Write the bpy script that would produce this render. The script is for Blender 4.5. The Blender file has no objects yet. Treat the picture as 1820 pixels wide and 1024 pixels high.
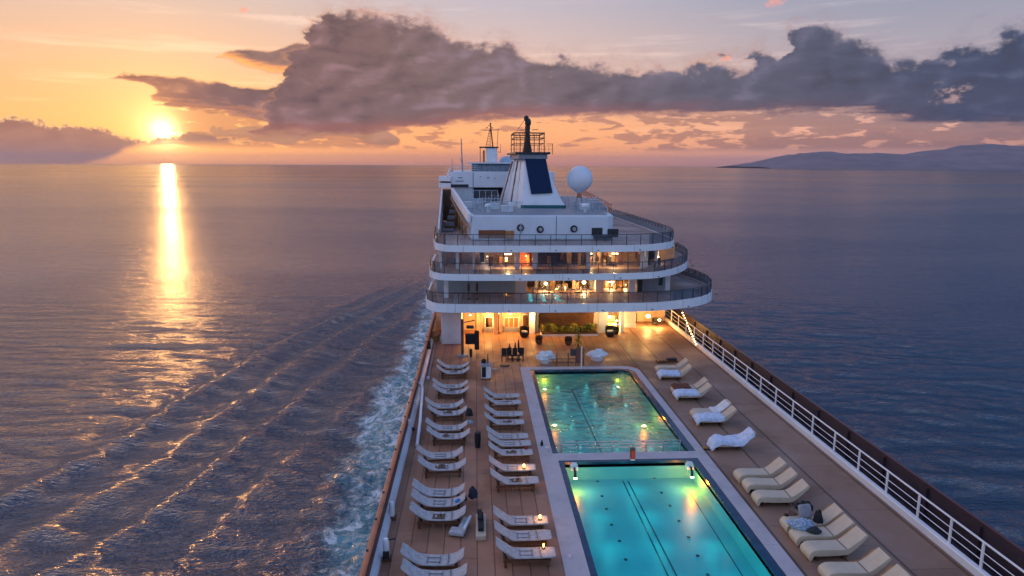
import bpy, math, random
import numpy as np
from mathutils import Vector, noise as mnoise
random.seed(7)
rng = np.random.default_rng(11)
SC = bpy.context.scene
COL = SC.collection
R = math.radians
PI = math.pi

# ------------------------------------------------------------------ camera model (measured from the photograph)
FPX, YAW, PITCH, ROLL, CH = 1213.0, R(3.07), R(10.23), R(0.25), 14.0
SEA = -14.0


def ray(u, v):
    x, y = u - 910.0, v - 512.0
    c, s = math.cos(ROLL), math.sin(ROLL)
    xr, yr = c * x + s * y, -s * x + c * y
    dx, dz = xr / FPX, -yr / FPX
    cp, sp = math.cos(PITCH), math.sin(PITCH)
    fy, fz = cp + dz * sp, -sp + dz * cp
    cy, sy = math.cos(YAW), math.sin(YAW)
    return Vector((dx * cy + fy * sy, -dx * sy + fy * cy, fz))


def atz(u, v, z=0.0):
    r = ray(u, v)
    t = (z - CH) / r.z
    return Vector((r.x * t, r.y * t, z))


def aty(u, v, y):
    r = ray(u, v)
    t = y / r.y
    return Vector((r.x * t, y, CH + r.z * t))


def azel(u, v):
    r = ray(u, v).normalized()
    return math.degrees(math.atan2(r.x, r.y)), math.degrees(math.asin(r.z))


def lin(r, g, b, a=1.0):
    def f(c):
        c /= 255.0
        return c / 12.92 if c <= 0.04045 else ((c + 0.055) / 1.055) ** 2.4
    return (f(r), f(g), f(b), a)


cam_data = bpy.data.cameras.new('camera')
cam = bpy.data.objects.new('camera', cam_data)
COL.objects.link(cam)
cam_data.sensor_width = 36.0
cam_data.lens = FPX * 36.0 / 1820.0
cam_data.clip_start = 0.5
cam_data.clip_end = 200000.0
fw = ray(910, 512).normalized()
up = (ray(910, 412) - ray(910, 612)).normalized()
from mathutils import Matrix
zc = -fw
xc = up.cross(zc).normalized()
yc = zc.cross(xc)
cam.matrix_world = Matrix(((xc.x, yc.x, zc.x, 0), (xc.y, yc.y, zc.y, 0), (xc.z, yc.z, zc.z, CH), (0, 0, 0, 1)))
SC.camera = cam
SC.view_settings.view_transform = 'Standard'
SC.view_settings.look = 'None'
SC.view_settings.exposure = 0.48
SC.view_settings.gamma = 1.0

SUN_DIR = ray(292, 232).normalized()
SUN_AZ = math.degrees(math.atan2(SUN_DIR.x, SUN_DIR.y))
SUN_EL = math.degrees(math.asin(SUN_DIR.z))


# ------------------------------------------------------------------ node helper: arithmetic on sockets
class N:
    def __init__(self, tree, sock):
        self.t, self.s = tree, sock

    def _m(self, op, *a, clamp=False):
        n = self.t.nodes.new('ShaderNodeMath')
        n.operation = op
        n.use_clamp = clamp
        for i, q in enumerate(a):
            if isinstance(q, N):
                self.t.links.new(q.s, n.inputs[i])
            else:
                n.inputs[i].default_value = q
        return N(self.t, n.outputs[0])

    def __add__(self, o): return self._m('ADD', self, o)
    def __radd__(self, o): return self._m('ADD', o, self)
    def __sub__(self, o): return self._m('SUBTRACT', self, o)
    def __rsub__(self, o): return self._m('SUBTRACT', o, self)
    def __mul__(self, o): return self._m('MULTIPLY', self, o)
    def __rmul__(self, o): return self._m('MULTIPLY', o, self)
    def __truediv__(self, o): return self._m('DIVIDE', self, o)
    def pow(self, o): return self._m('POWER', self, o)
    def exp(self): return self._m('EXPONENT', self)
    def abs(self): return self._m('ABSOLUTE', self)
    def min(self, o): return self._m('MINIMUM', self, o)
    def max(self, o): return self._m('MAXIMUM', self, o)
    def fract(self): return self._m('FRACT', self)
    def floor(self): return self._m('FLOOR', self)
    def clamp(self): return self._m('ADD', self, 0.0, clamp=True)

    def step(self, a, b):      # smoothstep
        n = self.t.nodes.new('ShaderNodeMapRange')
        n.interpolation_type = 'SMOOTHSTEP'
        self.t.links.new(self.s, n.inputs[0])
        n.inputs[1].default_value = a
        n.inputs[2].default_value = b
        return N(self.t, n.outputs[0])

    def lmap(self, a, b, c, d):
        n = self.t.nodes.new('ShaderNodeMapRange')
        self.t.links.new(self.s, n.inputs[0])
        for i, q in enumerate((a, b, c, d)):
            n.inputs[i + 1].default_value = q
        return N(self.t, n.outputs[0])

    def ramp(self, stops, a=0.0, b=1.0):
        f = self.lmap(a, b, 0.0, 1.0)
        n = self.t.nodes.new('ShaderNodeValToRGB')
        self.t.links.new(f.s, n.inputs[0])
        e = n.color_ramp.elements
        while len(e) < len(stops):
            e.new(0.5)
        for k, (p, c) in enumerate(stops):
            e[k].position = (p - a) / (b - a)
            e[k].color = c
        return N(self.t, n.outputs[0])

    def curve(self, pts, a, b, c, d):     # piecewise curve: x in [a,b] -> y in [c,d]
        f = self.lmap(a, b, 0.0, 1.0)
        n = self.t.nodes.new('ShaderNodeFloatCurve')
        self.t.links.new(f.s, n.inputs[1])
        cv = n.mapping.curves[0]
        pts = sorted(pts)
        while len(cv.points) < len(pts):
            cv.points.new(0.5, 0.5)
        for q, (x, y) in zip(cv.points, pts):
            q.location = ((x - a) / (b - a), (y - c) / (d - c))
            q.handle_type = 'AUTO_CLAMPED'
        n.mapping.update()
        return N(self.t, n.outputs[0]).lmap(0, 1, c, d)


def mixc(t, f, a, b, mode='MIX'):
    n = t.nodes.new('ShaderNodeMix')
    n.data_type = 'RGBA'
    n.blend_type = mode
    for i, q in ((0, f), (6, a), (7, b)):
        if isinstance(q, N):
            t.links.new(q.s, n.inputs[i])
        else:
            n.inputs[i].default_value = q
    return N(t, n.outputs[2])


def vec(t, x, y, z):
    n = t.nodes.new('ShaderNodeCombineXYZ')
    for i, q in enumerate((x, y, z)):
        if isinstance(q, N):
            t.links.new(q.s, n.inputs[i])
        else:
            n.inputs[i].default_value = q
    return N(t, n.outputs[0])


def fbm(t, v, scale, detail=5.0, rough=0.55, dist=0.0, lac=2.0):
    n = t.nodes.new('ShaderNodeTexNoise')
    n.inputs['Scale'].default_value = scale
    n.inputs['Detail'].default_value = detail
    n.inputs['Roughness'].default_value = rough
    n.inputs['Lacunarity'].default_value = lac
    n.inputs['Distortion'].default_value = dist
    if v is not None:
        t.links.new(v.s, n.inputs['Vector'])
    return N(t, n.outputs[0])


def voro(t, v, scale, feature='F1', smooth=None):
    n = t.nodes.new('ShaderNodeTexVoronoi')
    n.feature = feature
    n.inputs['Scale'].default_value = scale
    if smooth is not None and 'Smoothness' in n.inputs:
        n.inputs['Smoothness'].default_value = smooth
    if v is not None:
        t.links.new(v.s, n.inputs['Vector'])
    return N(t, n.outputs[0])


# ------------------------------------------------------------------ sky
def build_world():
    w = bpy.data.worlds.new('World')
    SC.world = w
    w.use_nodes = True
    t = w.node_tree
    t.nodes.clear()
    tc = t.nodes.new('ShaderNodeTexCoord')
    sep = t.nodes.new('ShaderNodeSeparateXYZ')
    t.links.new(tc.outputs['Generated'], sep.inputs[0])
    X, Y, Z = (N(t, sep.outputs[i]) for i in range(3))
    s = X._m('ARCTAN2', X, Y) * (180 / PI)
    el = Z._m('ARCSINE', Z) * (180 / PI)
    e0 = el.max(0.0)
    kw = dict(a=0.0, b=60.0)
    left = e0.ramp([(0, lin(226, 150, 86)), (2.5, lin(226, 156, 96)), (6, lin(212, 158, 116)), (12, lin(184, 162, 154)), (18, lin(230, 206, 212)), (36, lin(220, 208, 230)), (60, lin(130, 136, 168))], **kw)
    mid = e0.ramp([(0, lin(228, 140, 100)), (1.6, lin(244, 160, 98)), (3.6, lin(242, 164, 106)), (7.5, lin(206, 168, 152)), (12, lin(174, 162, 170)), (20, lin(160, 164, 192)), (36, lin(98, 126, 178)), (60, lin(90, 108, 154))], **kw)
    right = e0.ramp([(0, lin(176, 130, 136)), (1.6, lin(216, 150, 126)), (3.6, lin(202, 152, 138)), (7.5, lin(158, 146, 156)), (12, lin(132, 136, 156)), (18, lin(86, 124, 178)), (36, lin(54, 100, 164)), (60, lin(66, 106, 168))], **kw)
    back = e0.ramp([(0, lin(150, 158, 192)), (5, lin(170, 178, 210)), (14, lin(160, 182, 224)), (36, lin(136, 166, 218)), (60, lin(104, 128, 180))], **kw)
    sky = mixc(t, s.step(-26, 4), left, mid)
    sky = mixc(t, s.step(0, 34), sky, right)
    sky = mixc(t, s.abs().step(62, 125), sky, back)
    nis = t.nodes.new('ShaderNodeTexSky')         # a physical sky for the same sun tints the painted one
    nis.sky_type = 'NISHITA'
    nis.sun_disc = False
    nis.sun_elevation = R(SUN_EL)
    nis.sun_rotation = R(SUN_AZ)
    nv = t.nodes.new('ShaderNodeVectorMath')
    nv.operation = 'SCALE'
    t.links.new(nis.outputs[0], nv.inputs[0])
    nv.inputs['Scale'].default_value = 0.10
    sky = mixc(t, 0.12, sky, N(t, nv.outputs[0]))
    # glow round the sun
    vm = t.nodes.new('ShaderNodeVectorMath')
    vm.operation = 'DOT_PRODUCT'
    t.links.new(tc.outputs['Generated'], vm.inputs[0])
    vm.inputs[1].default_value = SUN_DIR
    om = N(t, vm.outputs['Value']).min(1.0)
    om = om._m('ARCCOSINE', om) * (180 / PI)

    def col(c, f):
        n = t.nodes.new('ShaderNodeMix')
        n.data_type = 'RGBA'
        n.inputs[6].default_value = (0, 0, 0, 1)
        n.inputs[7].default_value = (*c, 1)
        n.clamp_factor = False
        t.links.new(f.s, n.inputs[0])
        return N(t, n.outputs[2])

    def addc(a, b):
        return mixc(t, 1.0, a, b, 'ADD')
    # thin high streaks on the clear part
    st = fbm(t, vec(t, s * 0.06, el * 0.9, 3.0), 1.0, 5, 0.6)
    sky = addc(sky, col((0.16, 0.11, 0.08), st.step(0.52, 0.75) * e0.step(0.5, 4.0) * e0.step(16, 9)))
    glow = addc(col((0.34, 0.22, 0.09), (om * -0.50).exp()), col((0.06, 0.03, 0.005), (om * -0.12).exp()))
    core = addc(col((2.6, 1.9, 1.0), ((om / 0.80).pow(2.0) * -1.0).exp()), col((0.7, 0.46, 0.18), ((om / 1.5).pow(2.0) * -1.0).exp()))

    def P(lst):
        return [azel(u, v) for u, v in lst]
    smin, smax = -44.0, 44.0
    nb = vec(t, s * 0.16, el * 0.30, 1.7)
    big = fbm(t, nb, 1.0, 2.0, 0.5) - 0.5
    pv = vec(t, s * 0.42, el * 0.75, 5.1)
    puff = fbm(t, pv, 1.0, 7.0, 0.60, 0.35) - 0.5
    pv2 = vec(t, s * 0.42 + 0.13, el * 0.75 - 0.16, 5.1)
    puffb = fbm(t, pv2, 1.0, 5.0, 0.55, 0.35) - 0.5
    fine = fbm(t, vec(t, s, el * 1.3, 9.0), 1.5, 6.0, 0.62) - 0.5
    bil = voro(t, vec(t, s * 0.62 + puff * 0.9, el * 1.05 + fine * 0.5, 0.0), 1.0, 'SMOOTH_F1', 0.5) * -1.0 + 0.5
    lo = fbm(t, vec(t, s * 0.20, el * 1.6, 2.2), 1.0, 6.0, 0.6, 0.3) - 0.5

    fine2 = fbm(t, vec(t, s, el * 1.2, 19.0), 2.6, 5.0, 0.6) - 0.5

    def layer(top, bot, at, ab, soft_t, soft_b, extra=0.0):
        sw = s + (puff * 2.6 + bil * 0.8 + fine * 0.8) * min(1.0, at * 0.8)
        T = sw.curve(P(top), smin, smax, -4, 16)
        B = (s + lo * 2.0).curve(P(bot), smin, smax, -4, 16)
        dt = T - el + puff * at + bil * (at * 0.42) + fine * (at * 0.25) + fine2 * extra
        db = el - B + lo * ab + fine * (ab * 0.35)
        m = dt.step(0.0, soft_t).min(db.step(-soft_b * 0.3, soft_b))
        return m, dt, db, T, B
    main = layer(
        [(-200, 330), (380, 310), (430, 262), (470, 190), (500, 120), (530, 66), (560, 24), (620, 12), (700, 18), (752, 26), (800, 55), (850, 70), (905, 66), (930, 92), (990, 98), (1080, 104), (1180, 110), (1270, 104), (1335, 98), (1352, 78), (1385, 88), (1405, 45), (1450, 32), (1490, 46), (1525, 58), (1560, 70), (1598, 96), (1650, 92), (1720, 66), (1820, 40), (2100, -20)],
        [(-200, 300), (380, 300), (440, 240), (500, 238), (600, 240), (700, 232), (800, 222), (900, 214), (1000, 210), (1200, 206), (1400, 203), (1520, 200), (1600, 212), (1680, 222), (1820, 226), (2100, 236)],
        2.9, 1.6, 1.15, 0.55, 0.9)
    tong = layer(
        [(-200, 330), (160, 210), (200, 133), (260, 130), (330, 138), (390, 146), (450, 150), (560, 120), (700, 130), (760, 180), (800, 228), (860, 330), (2100, 420)],
        [(-200, 250), (160, 150), (200, 136), (255, 150), (280, 176), (340, 186), (430, 195), (500, 210), (600, 232), (700, 228), (820, 215), (2100, 200)],
        1.1, 1.5, 0.30, 0.28)
    tong2 = layer(
        [(-200, 330), (350, 190), (388, 100), (425, 82), (470, 88), (540, 70), (700, 100), (760, 160), (820, 300), (2100, 420)],
        [(-200, 300), (360, 150), (388, 103), (430, 112), (470, 128), (520, 135), (700, 160), (2100, 300)],
        0.7, 0.7, 0.25, 0.3)
    bank = layer(
        [(-200, 196), (0, 210), (30, 206), (60, 214), (110, 220), (180, 226), (215, 238), (260, 244), (300, 244), (345, 236), (420, 244), (470, 262), (500, 320), (2100, 420)],
        [(-200, 300), (120, 300), (190, 285), (250, 262), (330, 258), (440, 256), (500, 262), (2100, 300)],
        1.1, 0.5, 0.12, 0.45, 1.3)
    low = layer(
        [(-200, 420), (1060, 330), (1130, 280), (1190, 258), (1260, 262), (1330, 248), (1400, 238), (1470, 240), (1560, 236), (1650, 246), (1740, 238), (1820, 230), (2100, 226)],
        [(-200, 330), (1060, 282), (1130, 272), (1250, 272), (1400, 276), (1600, 280), (2100, 290)],
        1.1, 0.4, 0.25, 0.4, 0.7)
    tong3 = layer(
        [(-200, 330), (230, 210), (268, 180), (300, 164), (380, 158), (450, 160), (560, 140), (700, 140), (780, 200), (860, 330), (2100, 420)],
        [(-200, 250), (230, 170), (268, 184), (300, 188), (400, 200), (480, 218), (560, 238), (650, 238), (780, 220), (2100, 200)],
        1.3, 1.6, 0.25, 0.25)
    low2 = layer(
        [(-200, 330), (300, 290), (360, 234), (420, 224), (520, 212), (620, 214), (700, 235), (740, 300), (2100, 420)],
        [(-200, 250), (300, 232), (360, 240), (430, 246), (500, 256), (600, 246), (690, 258), (740, 240), (2100, 200)],
        1.6, 1.3, 0.25, 0.25)
    # ragged scraps under the main deck of cloud
    scr = fbm(t, vec(t, s * 0.42, el * 1.5, 14.0), 1.0, 6.0, 0.55, 0.2)
    scrap = (scr - 0.47 + (s - 4.0).abs().lmap(0, 22, -0.10, 0.10)).step(0.0, 0.07) * el.step(1.0, 1.5) * el.step(4.4, 3.7)
    scrap = scrap * s.step(-25.5, -21)
    # holes at the right and tiny pink clouds
    hole = ((s - azel(1690, 165)[0]) / 2.6).pow(2.0) + ((el - azel(1690, 165)[1]) / 1.0).pow(2.0)
    hole = (hole * -1.0).exp() * (puff * 2.2 + fine * 1.5 + 0.62).clamp()
    m0 = main[0] * (1.0 - hole.step(0.42, 0.75) * 0.75)

    # cloud colours: warm towards the sun, slate towards the right
    body = s.ramp([(-36, lin(176, 120, 96)), (-27, lin(150, 94, 76)), (-19, lin(116, 86, 84)), (-8, lin(110, 86, 83)), (4, lin(102, 86, 90)), (18, lin(80, 79, 93)), (36, lin(54, 62, 84))], a=-44, b=44)
    lite = s.ramp([(-36, lin(226, 166, 124)), (-24, lin(210, 142, 100)), (-14, lin(140, 106, 106)), (0, lin(126, 106, 116)), (18, lin(104, 98, 116)), (36, lin(74, 80, 104))], a=-44, b=44)
    under = s.ramp([(-36, lin(176, 116, 92)), (-22, lin(140, 80, 66)), (-8, lin(142, 86, 74)), (6, lin(132, 82, 80)), (20, lin(98, 72, 80)), (36, lin(52, 54, 76))], a=-44, b=44)
    rimc = s.ramp([(-36, lin(255, 208, 140)), (-20, lin(255, 176, 92)), (-8, lin(232, 150, 112)), (8, lin(206, 166, 160)), (18, lin(236, 160, 120)), (26, lin(190, 160, 160)), (40, lin(140, 135, 150))], a=-44, b=44)
    ra = fbm(t, vec(t, s * 0.30, el * 0.62, 5.1), 1.0, 3.2, 0.5, 0.5)
    rb = fbm(t, vec(t, s * 0.30 + 0.20, el * 0.62 - 0.26, 5.1), 1.0, 3.2, 0.5, 0.5)
    relief = ((ra - rb) * 1.7 + big * 1.1 + puff * 0.55 + fine * 0.30 + lo * 0.5)
    shade = mixc(t, relief.step(-0.05, 0.50) * 0.85, body, lite)
    shade = mixc(t, relief.step(0.0, -0.55) * 0.45, shade, lin(48, 43, 55))

    def paint(base, lay, mask, colr, rim_w, rim_a, under_w):
        dt, db = lay[1], lay[2]
        c = mixc(t, db.step(under_w, 0.0) * 0.85, colr, under)
        c = mixc(t, dt.step(rim_w, 0.05) * rim_a * (puff + fine * 0.6).lmap(-0.2, 0.2, 0.35, 1.35), c, rimc)
        return mixc(t, mask, base, c)
    sky = addc(sky, glow)
    base = addc(sky, core)
    lowc = mixc(t, 0.52, body, sky)
    lowc = mixc(t, relief.step(-0.2, 0.6) * 0.35, lowc, sky)
    base = mixc(t, low[0] * 0.62, base, lowc)
    base = mixc(t, scrap * 0.75, base, mixc(t, 0.25, under, sky))
    fadebank = el.step(-0.2, 3.0)
    bankc = mixc(t, fadebank.lmap(0, 1, 0.45, 0.1), mixc(t, relief.step(-0.2, 0.5) * 0.4, lin(138, 92, 80), lin(190, 134, 104)), lin(166, 118, 100))
    bc = mixc(t, bank[1].step(0.35, 0.02) * 0.8, bankc, rimc)
    base = mixc(t, bank[0] * 0.93, base, bc)
    base = paint(base, tong2, tong2[0] * 0.9, mixc(t, tong2[2].step(0.9, 0.2), shade, lin(250, 160, 84)), 0.3, 0.6, 0.2)
    base = paint(base, low2, low2[0] * 0.9, mixc(t, 0.25, shade, sky), 0.25, 0.5, 0.3)
    base = paint(base, tong3, tong3[0] * 0.95, mixc(t, tong3[2].step(0.5, 0.0) * 0.4, shade, lin(226, 136, 80)), 0.28, 0.5, 0.3)
    base = paint(base, tong, tong[0] * 0.96, mixc(t, tong[2].step(0.5, 0.0) * 0.5, shade, lin(236, 146, 84)), 0.28, 0.5, 0.3)
    veil = main[1].step(-1.3, 0.9) * main[2].step(-0.9, 0.4) * (puff * 1.6 + fine2 * 1.2 + 0.42).clamp()
    base = mixc(t, veil * 0.55, base, mixc(t, 0.35, shade, rimc))
    base = paint(base, main, m0 * 0.975, shade, 0.85, 0.78, 1.5)
    # two little pink puffs high up
    for (u, v, a, b) in ((1378, 5, 0.9, 0.32), (434, 18, 0.42, 0.22), (1290, 104, 0.5, 0.25)):
        A, B_ = azel(u, v)
        q = ((s - A) / a).pow(2.0) + ((el - B_ - (s - A) * 0.12) / b).pow(2.0) + puff * 1.6 + fine * 2.0 + fine2 * 2.0
        base = mixc(t, q.step(1.0, -0.4) * 0.6, base, lin(236, 140, 112))
    # part of the glow veils the clouds nearest the sun
    base = addc(base, col((0.40, 0.20, 0.05), (om * -0.62).exp()))
    # below the horizon (never seen: the sea covers it)
    base = mixc(t, el.step(-0.6, -3.0), base, lin(60, 66, 84))
    base = mixc(t, el.step(0.40, 0.0) * 0.35 * s.abs().step(50, 10), base, lin(176, 104, 90))
    bg = t.nodes.new('ShaderNodeBackground')
    t.links.new(base.s, bg.inputs[0])
    bg.inputs[1].default_value = 1.08
    out = t.nodes.new('ShaderNodeOutputWorld')
    t.links.new(bg.outputs[0], out.inputs[0])
    w.cycles.sampling_method = 'MANUAL'
    w.cycles.sample_map_resolution = 1024


build_world()
sd = bpy.data.lights.new('sun', 'SUN')
sd.energy = 0.045
sd.angle = R(0.8)
sd.color = (1.0, 0.46, 0.14)
so = bpy.data.objects.new('sun', sd)
COL.objects.link(so)
so.rotation_euler = SUN_DIR.to_track_quat('Z', 'Y').to_euler()


# ------------------------------------------------------------------ materials
MATS = {}


def new_mat(name):
    m = bpy.data.materials.new(name)
    m.use_nodes = True
    t = m.node_tree
    b = next(n for n in t.nodes if n.type == 'BSDF_PRINCIPLED')
    return m, t, b


def setin(t, b, key, v):
    if isinstance(v, N):
        t.links.new(v.s, b.inputs[key])
    else:
        b.inputs[key].default_value = v


def obj_xyz(t):
    tc = t.nodes.new('ShaderNodeTexCoord')
    sp = t.nodes.new('ShaderNodeSeparateXYZ')
    t.links.new(tc.outputs['Object'], sp.inputs[0])
    return N(t, tc.outputs['Object']), N(t, sp.outputs[0]), N(t, sp.outputs[1]), N(t, sp.outputs[2])


def geo_xyz(t):
    g = t.nodes.new('ShaderNodeNewGeometry')
    sp = t.nodes.new('ShaderNodeSeparateXYZ')
    t.links.new(g.outputs['Position'], sp.inputs[0])
    return N(t, g.outputs['Position']), N(t, sp.outputs[0]), N(t, sp.outputs[1]), N(t, sp.outputs[2])


def bump(t, b, h, strength, dist=0.02):
    n = t.nodes.new('ShaderNodeBump')
    n.inputs['Strength'].default_value = strength
    n.inputs['Distance'].default_value = dist
    t.links.new(h.s, n.inputs['Height'])
    t.links.new(n.outputs[0], b.inputs['Normal'])
    return n


def M(name, c, rough=0.5, metal=0.0, var=0.12, scale=3.0, emit=None, estr=0.0, bmp=0.0, spec=0.5):
    """plain paint / metal / cloth with uneven tone"""
    if name in MATS:
        return MATS[name]
    m, t, b = new_mat(name)
    P, x, y, z = obj_xyz(t)
    n = fbm(t, P, scale, 5, 0.6)
    c4 = (*c, 1)
    dk = tuple(q * (1 - 1.6 * var) for q in c) + (1,)
    lt = tuple(min(1, q * (1 + var)) for q in c) + (1,)
    setin(t, b, 'Base Color', n.ramp([(0.3, dk), (0.5, c4), (0.7, lt)]))
    setin(t, b, 'Roughness', n.lmap(0.3, 0.7, max(0.02, rough - 0.08), min(1, rough + 0.1)))
    setin(t, b, 'Metallic', metal)
    setin(t, b, 'Specular IOR Level', spec)
    if bmp:
        bump(t, b, fbm(t, P, scale * 6, 4, 0.6), bmp, 0.02)
    if emit:
        setin(t, b, 'Emission Color', (*emit, 1))
        setin(t, b, 'Emission Strength', estr)
    MATS[name] = m
    return m


def mat_deck(name, base, dark, width=0.42):
    m, t, b = new_mat(name)
    P, x, y, z = geo_xyz(t)
    px = x / width
    idx = px.floor()
    wn = t.nodes.new('ShaderNodeTexWhiteNoise')
    wn.noise_dimensions = '2D'
    t.links.new(vec(t, idx, (y / 4.2 + idx * 0.37).floor(), 0.0).s, wn.inputs['Vector'])
    rnd = N(t, wn.outputs['Value'])
    fx = px.fract()
    seam = fx.min(1.0 - fx).step(0.045, 0.02)
    fy = (y / 4.2 + idx * 0.37).fract()
    seam = seam.max(fy.min(1.0 - fy).step(0.006, 0.002) * 0.7)
    grain = fbm(t, vec(t, x * 9.0, y * 0.6, 0.0), 1.0, 6, 0.65)
    stain = fbm(t, P, 0.28, 6, 0.6, 0.4)
    c = mixc(t, rnd * 0.85 + grain * 0.35, base, dark)
    c = mixc(t, stain.step(0.48, 0.66) * 0.50, c, tuple(q * 0.55 for q in dark[:3]) + (1,))
    c = mixc(t, stain.step(0.45, 0.25) * 0.30, c, tuple(min(1, q * 1.4) for q in base[:3]) + (1,))
    c = mixc(t, seam * 0.78, c, tuple(q * 0.25 for q in dark[:3]) + (1,))
    setin(t, b, 'Base Color', c)
    setin(t, b, 'Roughness', stain.lmap(0.35, 0.65, 0.40, 0.75))
    bump(t, b, grain * 0.4 - seam, 0.35, 0.01)
    MATS[name] = m
    return m


def mat_glass(name, tint, alpha_mix, rough=0.03):
    m, t, b = new_mat(name)
    t.nodes.remove(b)
    out = next(n for n in t.nodes if n.type == 'OUTPUT_MATERIAL')
    tr = t.nodes.new('ShaderNodeBsdfTransparent')
    tr.inputs[0].default_value = (*tint, 1)
    gl = t.nodes.new('ShaderNodeBsdfGlossy')
    gl.inputs['Roughness'].default_value = rough
    gl.inputs['Color'].default_value = (0.85, 0.92, 1, 1)
    lw = t.nodes.new('ShaderNodeLayerWeight')
    lw.inputs[0].default_value = 0.35
    f = N(t, lw.outputs['Fresnel']) * 0.8 + alpha_mix
    mx = t.nodes.new('ShaderNodeMixShader')
    t.links.new(f.clamp().s, mx.inputs[0])
    t.links.new(tr.outputs[0], mx.inputs[1])
    t.links.new(gl.outputs[0], mx.inputs[2])
    t.links.new(mx.outputs[0], out.inputs[0])
    MATS[name] = m
    return m


# ------------------------------------------------------------------ mesh builder
class MB:
    def __init__(self):
        self.v, self.f = [], []

    def add(self, vs, fs):
        o = len(self.v)
        self.v += [tuple(p) for p in vs]
        self.f += [tuple(i + o for i in q) for q in fs]
        return self

    def box(self, x0, x1, y0, y1, z0, z1):
        return self.add([(x0, y0, z0), (x1, y0, z0), (x1, y1, z0), (x0, y1, z0), (x0, y0, z1), (x1, y0, z1), (x1, y1, z1), (x0, y1, z1)],
                        [(0, 3, 2, 1), (4, 5, 6, 7), (0, 1, 5, 4), (1, 2, 6, 5), (2, 3, 7, 6), (3, 0, 4, 7)])

    def bar(self, a, b, w, h=None, upv=(0, 0, 1)):
        a, b = Vector(a), Vector(b)
        h = w if h is None else h
        d = (b - a).normalized()
        u = Vector(upv)
        if abs(d.dot(u)) > 0.98:
            u = Vector((0, 1, 0))
        sx = d.cross(u).normalized() * w / 2
        sz = sx.cross(d).normalized() * h / 2
        vs = [p + i * sx + j * sz for p in (a, b) for i, j in ((-1, -1), (1, -1), (1, 1), (-1, 1))]
        return self.add(vs, [(0, 1, 2, 3), (7, 6, 5, 4), (0, 4, 5, 1), (1, 5, 6, 2), (2, 6, 7, 3), (3, 7, 4, 0)])

    def tube(self, pts, r, n=8, caps=True):
        pts = [Vector(p) for p in pts]
        rs = r if isinstance(r, (list, tuple)) else [r] * len(pts)
        rings, prev = [], None
        for i, p in enumerate(pts):
            d = (pts[min(i + 1, len(pts) - 1)] - pts[max(i - 1, 0)]).normalized()
            if prev is None:
                prev = Vector((0, 0, 1)) if abs(d.z) < 0.9 else Vector((0, 1, 0))
            sx = d.cross(prev).normalized()
            prev = sx.cross(d).normalized()
            rings.append([p + rs[i] * (math.cos(2 * PI * k / n) * sx + math.sin(2 * PI * k / n) * prev) for k in range(n)])
        vs = [q for rg in rings for q in rg]
        fs = [(i * n + k, i * n + (k + 1) % n, (i + 1) * n + (k + 1) % n, (i + 1) * n + k) for i in range(len(pts) - 1) for k in range(n)]
        if caps:
            fs += [tuple(range(n - 1, -1, -1)), tuple((len(pts) - 1) * n + k for k in range(n))]
        return self.add(vs, fs)

    def lathe(self, prof, n=20, c=(0, 0, 0)):
        vs = [(c[0] + r * math.cos(2 * PI * k / n), c[1] + r * math.sin(2 * PI * k / n), c[2] + z) for r, z in prof for k in range(n)]
        fs = [(i * n + k, i * n + (k + 1) % n, (i + 1) * n + (k + 1) % n, (i + 1) * n + k) for i in range(len(prof) - 1) for k in range(n)]
        fs += [tuple(range(n - 1, -1, -1)), tuple((len(prof) - 1) * n + k for k in range(n))]
        return self.add(vs, fs)

    def prism(self, poly, z0, z1):
        n = len(poly)
        vs = [(p[0], p[1], z0) for p in poly] + [(p[0], p[1], z1) for p in poly]
        return self.add(vs, [tuple(range(n - 1, -1, -1)), tuple(range(n, 2 * n))] + [(k, (k + 1) % n, n + (k + 1) % n, n + k) for k in range(n)])

    def wall(self, path, z0, z1, th):        # thin upright strip along a plan path, thickness towards its left
        n = len(path)
        off = []
        for i in range(n):
            a, b = Vector(path[max(i - 1, 0)][:2]), Vector(path[min(i + 1, n - 1)][:2])
            d = (b - a).normalized()
            off.append((path[i][0] - d.y * th, path[i][1] + d.x * th))
        vs = [(p[0], p[1], z) for z in (z0, z1) for p in path] + [(p[0], p[1], z) for z in (z0, z1) for p in off]
        fs = []
        for i in range(n - 1):
            fs += [(i, i + 1, n + i + 1, n + i), (2 * n + i + 1, 2 * n + i, 3 * n + i, 3 * n + i + 1),
                   (n + i, n + i + 1, 3 * n + i + 1, 3 * n + i), (i + 1, i, 2 * n + i, 2 * n + i + 1)]
        fs += [(0, n, 3 * n, 2 * n), (n - 1, 3 * n - 1, 4 * n - 1, 2 * n - 1)]
        return self.add(vs, fs)

    def extrude_profile(self, prof, y0, y1):   # closed (x,z) profile swept along y
        n = len(prof)
        vs = [(p[0], y, p[1]) for y in (y0, y1) for p in prof]
        return self.add(vs, [tuple(range(n)), tuple(range(2 * n - 1, n - 1, -1))] + [((k + 1) % n, k, n + k, n + (k + 1) % n) for k in range(n)])

    def build(self, name, mat, parent=None, smooth=False, bevel=0.0, loc=None):
        me = bpy.data.meshes.new(name)
        me.from_pydata(self.v, [], self.f)
        me.update()
        import bmesh
        bm = bmesh.new()
        bm.from_mesh(me)
        bmesh.ops.recalc_face_normals(bm, faces=bm.faces)
        bm.to_mesh(me)
        bm.free()
        if smooth:
            for p in me.polygons:
                p.use_smooth = True
            if smooth != 'all':
                me.set_sharp_from_angle(angle=R(40))
        o = bpy.data.objects.new(name, me)
        COL.objects.link(o)
        if mat:
            me.materials.append(mat)
        if parent:
            o.parent = parent
        if loc is not None:
            o.location = loc
        if bevel:
            md = o.modifiers.new('bevel', 'BEVEL')
            md.width = bevel
            md.segments = 2
            md.limit_method = 'ANGLE'
            md.angle_limit = R(35)
        return o


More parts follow.
